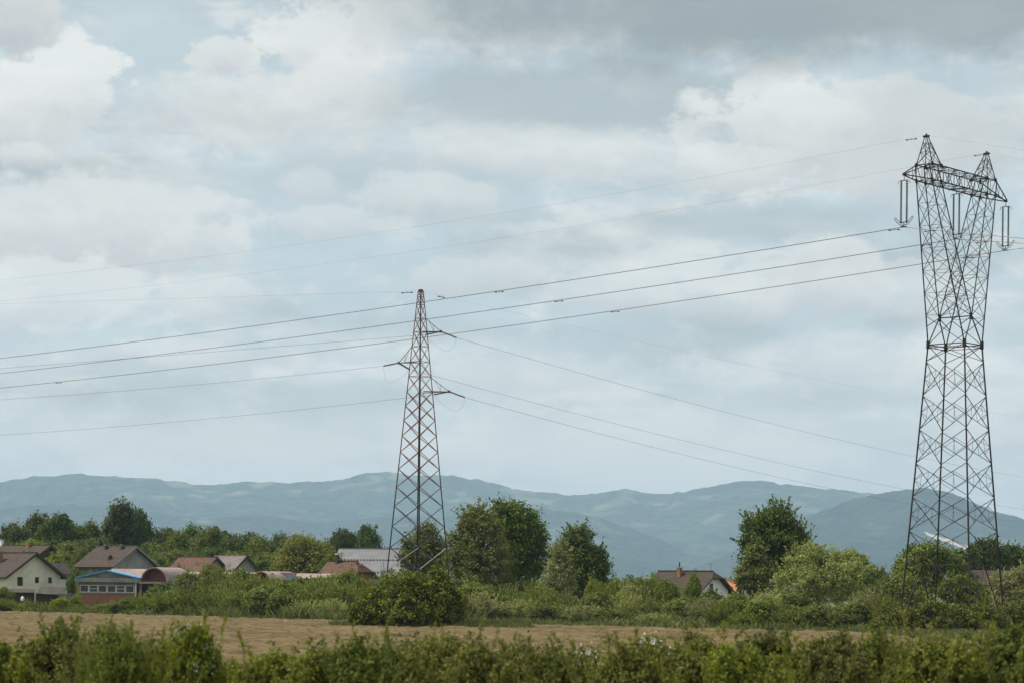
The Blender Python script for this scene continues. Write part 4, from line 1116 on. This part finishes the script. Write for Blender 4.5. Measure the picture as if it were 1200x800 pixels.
# ------------------------------------------------------------------ houses
TILE_BROWN = mat_tiles('brown_roof_tiles', (.040, .027, .020), (.072, .047, .034), (.035, .031, .023))
TILE_DARK = mat_tiles('dark_roof_tiles', (.038, .027, .022), (.072, .050, .038), (.036, .034, .026))
TILE_RED = mat_tiles('red_roof_tiles', (.085, .042, .028), (.135, .07, .046), (.05, .038, .03))
TILE_GREY = mat_tiles('grey_pink_roof_tiles', (.15, .125, .118), (.20, .17, .16), (.11, .092, .085))
TILE_ORANGE = mat_tiles('orange_roof_tiles', (.32, .12, .06), (.42, .18, .09), (.22, .10, .06))
CREAM = mat_noise('cream_render', (.60, .56, .43), (.70, .66, .52), .8, .9, c3=(.40, .37, .29))
WHITE = mat_noise('white_render', (.72, .72, .70), (.80, .80, .78), .8, .9)
GREYR = mat_noise('grey_render', (.20, .20, .18), (.30, .30, .275), .9, .9, stretch=(1, 1, .4))
DARKW = mat_noise('dark_timber', (.035, .028, .022), (.075, .058, .045), 1.5, .8, stretch=(1, 1, 5))
BRICK = mat_brick('red_brick', (.21, .085, .048), (.31, .14, .08), (.22, .17, .13))
CONC = mat_noise('stained_concrete', (.20, .20, .175), (.30, .295, .26), .9, .9, c3=(.15, .15, .12))
BLUE = mat_plain('blue_paint', (.09, .27, .47), .5)
PANE = mat_noise('dark_glass', (.012, .016, .018), (.03, .036, .04), 1.0, .12, spec=.6)
WPAINT = mat_plain('white_paint', (.66, .67, .66), .5)
PINK = mat_corr('pink_roof_sheet', (.25, .175, .15), (.32, .245, .22), .28, 1)
VAULT = mat_corr('rusty_vault_lining', (.17, .065, .05), (.24, .10, .075), .3, 0, .8)
METAL = mat_corr('grey_metal_sheet', (.13, .13, .14), (.165, .165, .175), .35, 0, .45, dirt=(.11, .105, .105))

def window(par, cx, z, w, h, face_y, frame=None, bars=1, name='window'):
    """on a wall facing -y of the parent's frame; a frame with its pane set back"""
    frame = frame or WPAINT
    f = MB(); t = .07; y0, y1 = face_y-.05, face_y+.06
    f.box(cx-w/2, cx+w/2, y0, y1, z, z+t); f.box(cx-w/2, cx+w/2, y0, y1, z+h-t, z+h)
    f.box(cx-w/2, cx-w/2+t, y0, y1, z+t, z+h-t); f.box(cx+w/2-t, cx+w/2, y0, y1, z+t, z+h-t)
    if bars: f.box(cx-w/2+t, cx+w/2-t, y0+.01, y1-.01, z+h*.5-.03, z+h*.5+.03)
    o = f.build(name, frame, par)
    MB().box(cx-w/2+t, cx+w/2-t, face_y-.02, face_y+.04, z+t, z+h-t).build('pane', PANE, o)
    return o
def gable_house(px, D, psi, L_, Wd, he, hr, wallm, roofm, label, wins=(), over=.6, name='house', gapex=None, cat='house', halfhip=0, barge=DARKW, gable_z=None, ridge_cap=None):
    """the near gable end stands at local y=0 facing -y; the ridge runs along +y; width along x.
       px = picture column of the gable apex; local frame turned so that the gable faces right of the camera by psi"""
    x = P(px, 650, D).x
    root = empty(name, (x, D, 0), psi, label, cat)
    hw = Wd/2
    MB().prism([(-hw, -.1), (hw, -.1), (hw, he), (0, hr-.12), (-hw, he)], 0, L_).build('wall', wallm, root)
    sl = (hr-he)/hw; t = .16
    ro = MB()
    y0, y1 = -over, L_+over; eh = he-sl*over+.1
    if halfhip:
        zc = hr-halfhip; xc = (hr-zc)/sl
        for s2 in (-1, 1):
            ro.slab([(0, y0+halfhip*.9, hr+.1), (0, y1, hr+.1), (s2*(hw+over), y1, eh), (s2*(hw+over), y0, eh), (s2*xc, y0, zc+.1)], t)
        ro.slab([(0, y0+halfhip*.9, hr+.1), (-xc, y0, zc+.1), (xc, y0, zc+.1)], t)
    else:
        for s2 in (-1, 1):
            ro.slab([(0, y0, hr+.1), (0, y1, hr+.1), (s2*(hw+over), y1, eh), (s2*(hw+over), y0, eh)], t)
    # roof object is laid so that object X runs along the ridge for the tile rows
    rv = [(v[1], -v[0], v[2]) for v in ro.v]
    r = mesh_obj('roof', rv, ro.f, roofm, root); r.rotation_euler = (0, 0, math.pi/2)
    if not halfhip:
        bg_ = MB()
        for s2 in (-1, 1):
            bg_.slab([(0, y0-.04, hr+.16), (0, y0+.02, hr+.16), (s2*(hw+over+.02), y0+.02, eh+.06), (s2*(hw+over+.02), y0-.04, eh+.06)], .30)
        bg_.build('bargeboard', barge, root)
    MB().box(-.12, .12, y0+(halfhip*.9 if halfhip else 0), y1, hr+.08, hr+.2).build('ridge_cap', ridge_cap or roofm, r).rotation_euler = (0, 0, -math.pi/2)
    for (cx, z, w, h) in wins: window(root, cx, z, w, h, 0, DARKW)
    return root, r
def chimney(roofobj, x, y, z0, z1, w=.5, m_=BRICK, cap=CONC):
    # x,y in the house frame; the roof object is turned a quarter turn inside it
    b_ = MB().box(y-w/2, y+w/2, -x-w/2, -x+w/2, z0, z1); o = b_.build('chimney', m_, roofobj)
    MB().box(y-w/2-.06, y+w/2+.06, -x-w/2-.06, -x+w/2+.06, z1+.003, z1+.12).build('chimney_cap', cap, roofobj)
    return o
# cream gabled house, gable faces right-front. local +y (ridge) must run left and away => rotate by +50 deg
h1, r1 = gable_house(40, 330, math.radians(48), 12, 9.0, 4.75, 7.7, CREAM, TILE_DARK, 'cream rendered house with brown tiled roof and three small dark windows in its gable', wins=[(-2.3, 3.3, .85, 1.2), (.5, 3.7, .58, .8), (2.7, 3.7, .58, .8)], over=.7)
chimney(r1, -2.0, 5, 6.0, 7.9, .6)
MB().box(4.4, 8.4, 3.4, 8, -.1, 4.9).build('side_wing', CREAM, h1)
wr = MB().slab([(1.5, 4.9, 6.55), (8.9, 4.9, 6.55), (8.9, 2.4, 4.95), (1.5, 2.4, 4.95)], .15).slab([(1.5, 4.903, 6.55), (8.9, 4.903, 6.55), (8.9, 9, 4.6), (1.5, 9, 4.6)], .15); wr.build('side_wing_roof', TILE_DARK, h1)
# big brown house
h2, r2 = gable_house(157, 375, math.radians(46), 8.8, 7.8, 6.75, 9.45, GREYR, TILE_BROWN, 'large house with wide weathered brown tiled roof and plain grey gable', over=.8, ridge_cap=TILE_GREY, barge=mat_plain('pale_barge', (.20, .18, .15)))
chimney(r2, -.6, 6.4, 9.0, 9.7, .45, DARKW); chimney(r2, -.6, 2.2, 9.0, 9.7, .45, DARKW); chimney(r2, -3.0, 2.2, 7.4, 8.1, .5, DARKW)
# roof behind cream house on the left edge
h3, r3 = gable_house(56, 400, math.radians(55), 14, 8, 7.6, 9.9, DARKW, TILE_BROWN, 'house mostly hidden at the left edge with a long reddish brown roof', over=.8)
chimney(r3, 0, 11, 9.6, 10.9, .5, WPAINT)
chimney(r3, -.5, 4, 9.4, 10.3, .6, BRICK)
# red tiled roof and small grey house
h4, r4 = gable_house(252, 372, math.radians(60), 6.4, 6.4, 5.8, 7.9, GREYR, TILE_RED, 'low house with rust red tiled roof behind the pink vaults', over=.5)
h5, r5 = gable_house(287.5, 372, math.radians(40), 8, 4.6, 6.0, 8.2, GREYR, TILE_GREY, 'small grey house with pale roof and plain grey gable', over=.6)
chimney(r5, 1.9, 3.0, 5.5, 7.6, .4, CONC)
# grey metal hall
h6, r6 = gable_house(484, 400, math.radians(74), 12.5, 11.5, 5.6, 9.9, GREYR, METAL, 'long barn with pale grey sheet metal roof and rows of snow guards', cat='barn', name='barn', over=.5, ridge_cap=METAL)
sg = MB()
for rowf, lo, hi in ((.42, 0, 22), (.86, 4, 22)):
    for i in range(lo, hi):
        yy = .2+i*.56; xx = -rowf*6.2; zz_ = 10.0-rowf*6.2*(9.9-5.6)/5.75
        sg.box(yy, yy+.28, -xx-.08, -xx+.12, zz_+.03, zz_+.17)
sg.build('snow_guard', mat_plain('guard_metal', (.16, .16, .18), .5, .3), r6)
# red brick house with chimneys before the barn
h7, r7 = gable_house(424, 322, math.radians(62), 4.6, 5.2, 5.2, 6.9, BRICK, TILE_RED, 'red brick house with rusty tiled roof in front of the grey metal barn', over=.7, halfhip=1.4)
chimney(r7, -.4, 3.6, 6.4, 7.9, .36, DARKW, WPAINT); chimney(r7, -.6, .6, 6.2, 7.1, .34, BRICK)
# white gable house on the right
h8, r8 = gable_house(836, 304, math.radians(50), 7.8, 6.6, 3.7, 5.95, WHITE, TILE_BROWN, 'white house with dark brown half-hipped roof and tall chimney among the shrubs', wins=[(-.4, 3.6, .7, .9)], over=.8, halfhip=.9)
chimney(r8, -.9, 4.6, 4.3, 6.4, .5, BRICK)
b_ = MB().tube([(4.6, .9, 6.4), (4.6, .9, 7.15)], .1, 8).build('flue', mat_plain('flue_metal', (.08, .08, .08), .5, .4), r8)
an = MB(); an.bar((.5, -.2, 5.9), (.5, -.2, 7.0), .04); an.bar((.2, -.2, 6.95), (1.0, -.2, 6.95), .03)
an.build('aerial', STEEL, r8)
h9, r9 = gable_house(868, 345, math.radians(60), 6, 6, 3.2, 5.0, WHITE, TILE_ORANGE, 'small house with bright orange roof just right of the white gabled house', over=.5)
chimney(r9, -.8, 4.4, 4.2, 5.6, .45, BRICK)
h10, r10 = gable_house(1222, 300, math.radians(80), 9.0, 9, 3.6, 6.5, DARKW, TILE_DARK, 'long low house with brown tiled roof half hidden by trees at the right edge', over=.6)

# vaulted workshop --------------------------------------------------------
WD = 305.0; kw = WD/F
def wz(px, py): return P(px, py, WD).z
wx0 = P(125, 690, WD).x
wk = empty('workshop', (wx0, WD, 0), 0, 'low brick workshop with blue gable trim, strip windows and pink barrel-vaulted roofs', 'workshop')
def lx(px): return P(px, 690, WD).x-wx0
xl, xr = lx(93), lx(158)
MB().box(xl, xr, 0, 7, -.1, wz(120, 694)).build('wall', BRICK, wk)
MB().box(xl-.003, xr+.003, .06, 6.9, wz(120, 694)+.003, wz(120, 681)).build('upper_wall', CONC, wk)
MB().box(xl-.28, xl-.01, -.06, .25, -.1, wz(120, 681)).build('corner_post', CONC, wk); MB().box(xr+.01, xr+.2, -.06, .25, -.1, wz(120, 681)).build('corner_post', WPAINT, wk)
nw = 6; ww = (xr-xl-.1)/nw
for i in range(nw):
    window(wk, xl+.05+ww*(i+.5), wz(120, 693.5), ww-.06, wz(120, 685)-wz(120, 693.5), 0.0, bars=1 if i in (1, 4) else 0)
MB().box(xl-.2, xr+.2, -.12, -.03, wz(120, 694.6), wz(120, 693.7)).build('sill', CONC, wk)
ze = wz(120, 681); za = wz(120, 676.5); zp = wz(125, 668.5)
fx0, fx1 = lx(88.5), lx(163)
MB().box(fx0, fx1, -.7, -.3, ze-.05, za).build('fascia', CONC, wk)
gx = lx(126)
MB().prism([(fx0+.3, za+.004), (fx1-.2, za+.004), (gx, zp)], -.55, 6.5).build('gable_infill', mat_noise('grey_board', (.13, .13, .115), (.19, .19, .17), 1.0, .9), wk)
tr = MB()
for a_, b2 in (((fx0+.1, za+.1), (gx, zp+.12)), ((gx, zp+.12), (fx1+.2, za+.05))):
    tr.slab([(a_[0], -.78, a_[1]), (a_[0], 6.5, a_[1]), (b2[0], 6.5, b2[1]), (b2[0], -.78, b2[1])], .17)
tr.build('blue_roof_trim', BLUE, wk)
def vault(cx_px, base_py, rx_px, ry_px, y0, ln, psi, name='vault'):
    cx = lx(cx_px); z0 = wz(cx_px, base_py); rx = rx_px*kw; rz_ = ry_px*kw
    N = 18; arc = [(math.cos(math.pi*i/N)*rx, math.sin(math.pi*i/N)*rz_) for i in range(N+1)]
    inn = [(x*.955, z*.955) for x, z in arc]
    d = Vector((math.sin(psi), math.cos(psi), 0)); s2 = Vector((math.cos(psi), -math.sin(psi), 0))
    def sh(poly_o, poly_i, a, e):
        m_ = MB(); k = len(poly_o)
        for yy in (a, e):
            for x, z in poly_o: m_.v.append((x, yy, z))
            for x, z in poly_i: m_.v.append((x, yy, z))
        for i in range(k-1):
            m_.f += [[i, i+1, 2*k+i+1, 2*k+i], [k+i+1, k+i, 3*k+i, 3*k+i+1], [i+1, i, k+i, k+i+1], [2*k+i, 2*k+i+1, 3*k+i+1, 3*k+i]]
        return m_
    o = sh(arc, inn, 0, ln).build(name, PINK, wk); o.location = (cx, y0, z0); o.rotation_euler = (0, 0, -psi)
    i2 = [(x*.94, z*.94) for x, z in arc]; i3 = [(x*.90, z*.90) for x, z in arc]
    sh(i2, i3, -.02, ln-.05).build('vault_lining', VAULT, o)
    # tympanum wall set well inside
    m_ = MB(); m_.prism([(x*.89, z*.89) for x, z in arc], 1.2, 1.35); m_.build('vault_end_wall', VAULT, o)
    rb = MB()
    for f in (.25, .45, .65, .85):
        rb.tube([(x*.88*f/.88, .9, z*f) for x, z in arc], .035, 4)
    rb.build('arched_rib', mat_plain('rib_paint', (.26, .13, .10)), o)
    return o
vault(181, 681, 18.5, 17, -.6, 5.6, math.radians(24))
vault(304, 682, 16, 13.5, 1.5, 5.2, math.radians(38))
# body under the first vault, dark recess behind posts
xa, xb = lx(163.5), lx(200)
MB().box(xa, xb, 1.6, 8, -.1, wz(180, 681)).build('recessed_wall', DARKW, wk)
MB().box(xa-.0, lx(163)+.35, -.1, .3, -.1, wz(180, 683)).build('post', BRICK, wk)
MB().box(lx(201), lx(202)+.2, -.1, .3, -.1, wz(180, 683)).build('post', CONC, wk)
MB().box(lx(163.5), lx(205), -.62, -.3, wz(180, 683.5), wz(180, 681)).build('beam', CONC, wk)
# pink flank roofs
fr_ = MB().slab([(lx(116), 7.2, wz(120, 673)-.25), (lx(166), 7.2, wz(120, 673)-.25), (lx(166), 9.5, wz(120, 665)), (lx(116), 9.5, wz(120, 665))], .12); fr_.build('flank_roof', PINK, wk)
fr_ = MB().slab([(lx(203), 3.0, wz(230, 677)), (lx(296), 3.0, wz(230, 677)), (lx(296), 7.5, wz(230, 669)), (lx(203), 7.5, wz(230, 669))], .12); fr_.build('flank_roof', PINK, wk)
MB().box(lx(203), lx(296), 3.2, 7.4, -.1, wz(230, 678)).build('long_wall', CONC, wk)
tr = MB().slab([(lx(200), -.3, wz(205, 679)), (lx(200), 2.8, wz(205, 679)), (lx(224), 2.8, wz(224, 674.5)), (lx(224), -.3, wz(224, 674.5))], .22); tr.build('blue_roof_trim', BLUE, wk)
MB().box(lx(201), lx(224), -.2, 2.8, -.1, wz(205, 681)).build('side_wall', CONC, wk)
MB().box(lx(326), lx(341), 3.0, 6, wz(330, 682), wz(330, 670)).build('roof_box', PINK, wk)
MB().box(lx(318), lx(398), 3.2, 7, -.1, wz(350, 679)).build('end_wall', CONC, wk)
fr_ = MB().slab([(lx(342), 3.0, wz(370, 677)), (lx(396), 3.0, wz(370, 677)), (lx(396), 7.0, wz(370, 671)), (lx(342), 7.0, wz(370, 671))], .12); fr_.build('flank_roof', PINK, wk)
tr = MB().slab([(lx(318), 2.0, wz(320, 681.5)), (lx(318), 3.0, wz(320, 681.5)), (lx(346), 3.0, wz(346, 675.5)), (lx(346), 2.0, wz(346, 675.5))], .22); tr.build('blue_roof_trim', BLUE, wk)

# lean-to shed, plank fence -------------------------------------------------
sx = P(60, 690, 312).x
shd = empty('lean_to_shed', (sx, 312, 0), math.radians(12), 'tumbledown dark lean-to shed with sloping corrugated roof beside the cream house', 'shed')
MB().box(-1.9, 1.4, 0, 2.6, -.1, 2.3).build('wall', DARKW, shd)
MB().slab([(-1.9, -.7, 2.35), (1.6, -.7, 2.2), (2.0, 2.8, 3.25), (-1.2, 2.8, 3.35)], .08).build('roof', mat_corr('asbestos_sheet', (.05, .047, .038), (.085, .08, .065), .3, 0, .9), shd)
MB().box(-5.2, -2.1, .5, 2.8, -.1, 2.4).build('side_bay', DARKW, shd)
MB().slab([(-5.4, .0, 2.45), (-2.0, .0, 2.45), (-2.0, 3.0, 2.9), (-5.4, 3.0, 2.9)], .08).build('side_roof', DARKW, shd)
fx = P(82, 690, 308).x
fn = empty('plank_fence', (fx, 308, 0), 0, 'grey weathered plank fence between the shed and the brick workshop', 'fence')
fb = MB()
for i in range(19): fb.box(-1.5+i*.17, -1.5+i*.17+.14, 0, .03, -.1, 2.35+.08*rr_.random())
fb.build('planks', mat_noise('grey_planks', (.11, .105, .09), (.18, .17, .145), 2, .9, stretch=(4, 1, .5)), fn)
for q in (-1.4, 1.6): MB().box(q-.06, q+.06, .04, .16, -.1, 2.3).build('post', DARKW, fn)
for z_ in (.5, 1.9): MB().box(-1.5, 1.72, .035, .075, z_, z_+.09).build('rail', DARKW, fn)
# white pots seen at the shed
pt = P(22, 690, 306)
for i, (dx_, s2, lab) in enumerate(((-.9, .34, 'smaller left one of two white sacks by the dark lean-to shed'), (.5, .5, 'larger right one of two white sacks by the dark lean-to shed'))):
    rg = np.random.default_rng(i+5); sk = MB(); lv2 = []
    prof = [(.0, 0.0), (.42, .03), (.5, .3), (.46, .7), (.36, 1.0), (.16, 1.15), (.2, 1.3), (0, 1.32)]
    for r_, z_ in prof:
        for j in range(10):
            t = 2*math.pi*j/10; q = r_*(1+.12*rg.normal()*.5); sk.v.append((q*math.cos(t), q*.7*math.sin(t), z_))
    for a_ in range(len(prof)-1):
        for j in range(10):
            k2 = (j+1) % 10; sk.f.append([a_*10+j, a_*10+k2, (a_+1)*10+k2, (a_+1)*10+j])
    o = sk.build('white_sack', WPAINT, None, True); o.location = (pt.x+dx_, 306, 1.35); o.scale = (s2, s2, s2)
    setp(o, lab, 'sack')
tb = empty('trestle_table', (pt.x-.1, 306, 0), 0, 'low dark trestle carrying two white sacks by the lean-to shed', 'table')
MB().box(-1.6, 1.4, -.4, .4, 1.28, 1.35).build('tabletop', DARKW, tb)
for q in (-1.4, 1.2):
    for w2 in (-.3, .3): MB().box(q-.05, q+.05, w2-.05, w2+.05, -.05, 1.28).build('leg', DARKW, tb)

# ------------------------------------------------------------------ near hedge
def near_shrub(kind, mat, seed, name='hedge_shrub', bloom=0):
    rng = np.random.default_rng(seed)
    root = empty(name, (0, 0, 0), 0, 'x', 'shrub')
    h = 2.45
    lb = multi([(0, 0, 1.25, .66, .66, 1.0), (rng.normal()*.2, rng.normal()*.2, 1.75, .42, .42, .42)], rng, 12, .5)
    parts = []
    if kind == 'leafy':
        parts.append(crown_leaves(rng, lb, 22000, .062, .036, .11, 22, .55, .4))
        st_ = make_stems(rng, 46, h*.98, .4, .8, 7, hv=.25, bend=.28)
        parts.append(shoot_leaves(rng, st_, 230, .064, .034, .4, .085, .9))
    elif kind == 'wispy':
        st_ = make_stems(rng, 110, h*1.0, .32, .80, 7, hv=.35, bend=.3)
        parts.append(crown_leaves(rng, [(0, 0, 1.1, .5, .5, .9)], 5000, .07, .03, .12, 24, .4, .4))
        parts.append(crown_leaves(rng, lb, 9000, .058, .026, .11, 22, .55, .4)); parts.append(shoot_leaves(rng, st_, 190, .062, .024, .25, .07, .6))
    else:  # arching shoots
        parts.append(crown_leaves(rng, lb, 18000, .06, .035, .11, 22, .55, .4))
        st_ = make_stems(rng, 42, h*1.05, .35, 1.0, 8, hv=.35, bend=.42)
        parts.append(shoot_leaves(rng, st_, 240, .062, .032, .3, .08, .9))
    V, Fc, T = join(*parts); V[:, 2] = np.maximum(V[:, 2], rng.uniform(.02, .2, len(V)))
    mesh_obj('foliage', V, Fc, mat, root, tint=T)
    b_ = MB()
    for q in st_[:44]: b_.tube([tuple(x) for x in q], [.012*(1-.8*i/(len(q)-1))+.002 for i in range(len(q))], 4)
    b_.build('stem', BARK, root)
    if bloom:
        lb2 = np.array(lb); li = rng.integers(0, len(lb2), 60); d = unit(rng.normal(size=(60, 3))+np.array([0, -.4, .7]))
        cc = lb2[li, :3]+d*lb2[li, 3:6]*.9
        cc = cc[cc[:, 2] > 1.5]
        k = rng.integers(0, len(cc), bloom); p = cc[k]+rng.normal(size=(bloom, 3))*.045
        nr = unit(rng.normal(size=(bloom, 3))+np.array([0, -.5, .8]))
        V, Fc, T = leaves(p, nr, rng, .035, .035, rng.uniform(0, 1, bloom))
        mesh_obj('blossom', V, Fc, BLOOM, root)
    return root
NP = [near_shrub('leafy', L_HEDGE, 301), near_shrub('leafy', L_HEDGE2, 302), near_shrub('arching', L_HEDGE, 303), near_shrub('arching', L_HEDGE2, 304), near_shrub('wispy', L_HEDGE2, 305), near_shrub('leafy', L_HEDGE, 306, 'blossoming_shrub', 900), near_shrub('arching', L_HEDGE, 307)]
NH = [2.25, 2.25, 2.3, 2.3, 2.3, 2.25, 2.3]
hedge = [  # px, top row, half width px, D, prototype
    (-20, 742, 50, 38, 0), (40, 738, 44, 39, 2), (78, 724, 34, 40, 3), (105, 748, 40, 38, 1), (140, 716, 42, 37, 4), (185, 748, 44, 39, 1), (222, 722, 36, 38, 5), (246, 756, 28, 39, 0), (298, 782, 34, 39, 1),
    (330, 752, 44, 40, 2), (375, 758, 42, 39, 0), (425, 742, 42, 38, 3), (470, 750, 42, 40, 1), (515, 732, 40, 39, 2), (560, 752, 42, 38, 0), (605, 744, 42, 40, 6), (648, 756, 38, 39, 1), (690, 752, 36, 40, 5),
    (728, 744, 40, 38, 6), (768, 740, 40, 40, 5), (812, 742, 42, 39, 0), (858, 744, 42, 38, 2), (900, 734, 42, 40, 1), (945, 742, 42, 39, 6), (990, 742, 40, 38, 0), (1030, 738, 40, 40, 3), (1068, 752, 38, 39, 1), (1110, 734, 44, 38, 2), (1152, 738, 40, 40, 5), (1190, 730, 44, 38, 3), (1225, 738, 40, 40, 0)]
hedge2 = [(px, 768 + (i % 3)*4 if not 255 < px < 320 else 790, 56, 43, (i*5) % 4) for i, px in enumerate(range(-10, 1240, 62))]
shp = ['leafy', 'dull leafy', 'arching', 'dull arching', 'wispy fine-leaved', 'white-flowering', 'bright arching']
cnt = 0
for lst, rw in ((hedge, 'front'), (hedge2, 'back')):
    for i, (px, py, hw, D, k) in enumerate(lst):
        top = P(px, py, D); x = GX(px, D); w = M_(hw, D)
        if rw == 'front':
            lab = {4: 'tall wispy fine-leaved shrub, the feathery one in the left part of the near hedge'}.get(k) or f'{shp[k]} shrub, {ordinal(i)} from left in the front row of the near hedge'
            if k == 5: lab = {222: 'white-flowering shrub in the left part of the near hedge, beside the bare gap', 690: 'white-flowering shrub near the middle of the hedge, left one of two', 768: 'white-flowering shrub near the middle of the hedge, right one of two', 1152: 'white-flowering shrub at the right end of the near hedge'}[px]
        else: lab = f'{shp[k]} low shrub, {ordinal(i)} from left in the back row of the near hedge'
        s_xy = w/.62; s_z2 = top.z/NH[k]
        r = dup(NP[k], (x, D+rs.uniform(-.6, .6), 0), rs.uniform(0, 6.28), (s_xy, s_xy, s_z2), lab, 'shrubs of the near hedge')
        r.name = 'blossoming_shrub' if k == 5 else 'hedge_shrub'
for p_ in NP:
    for ch in list(p_.children): bpy.data.objects.remove(ch)
    bpy.data.objects.remove(p_)
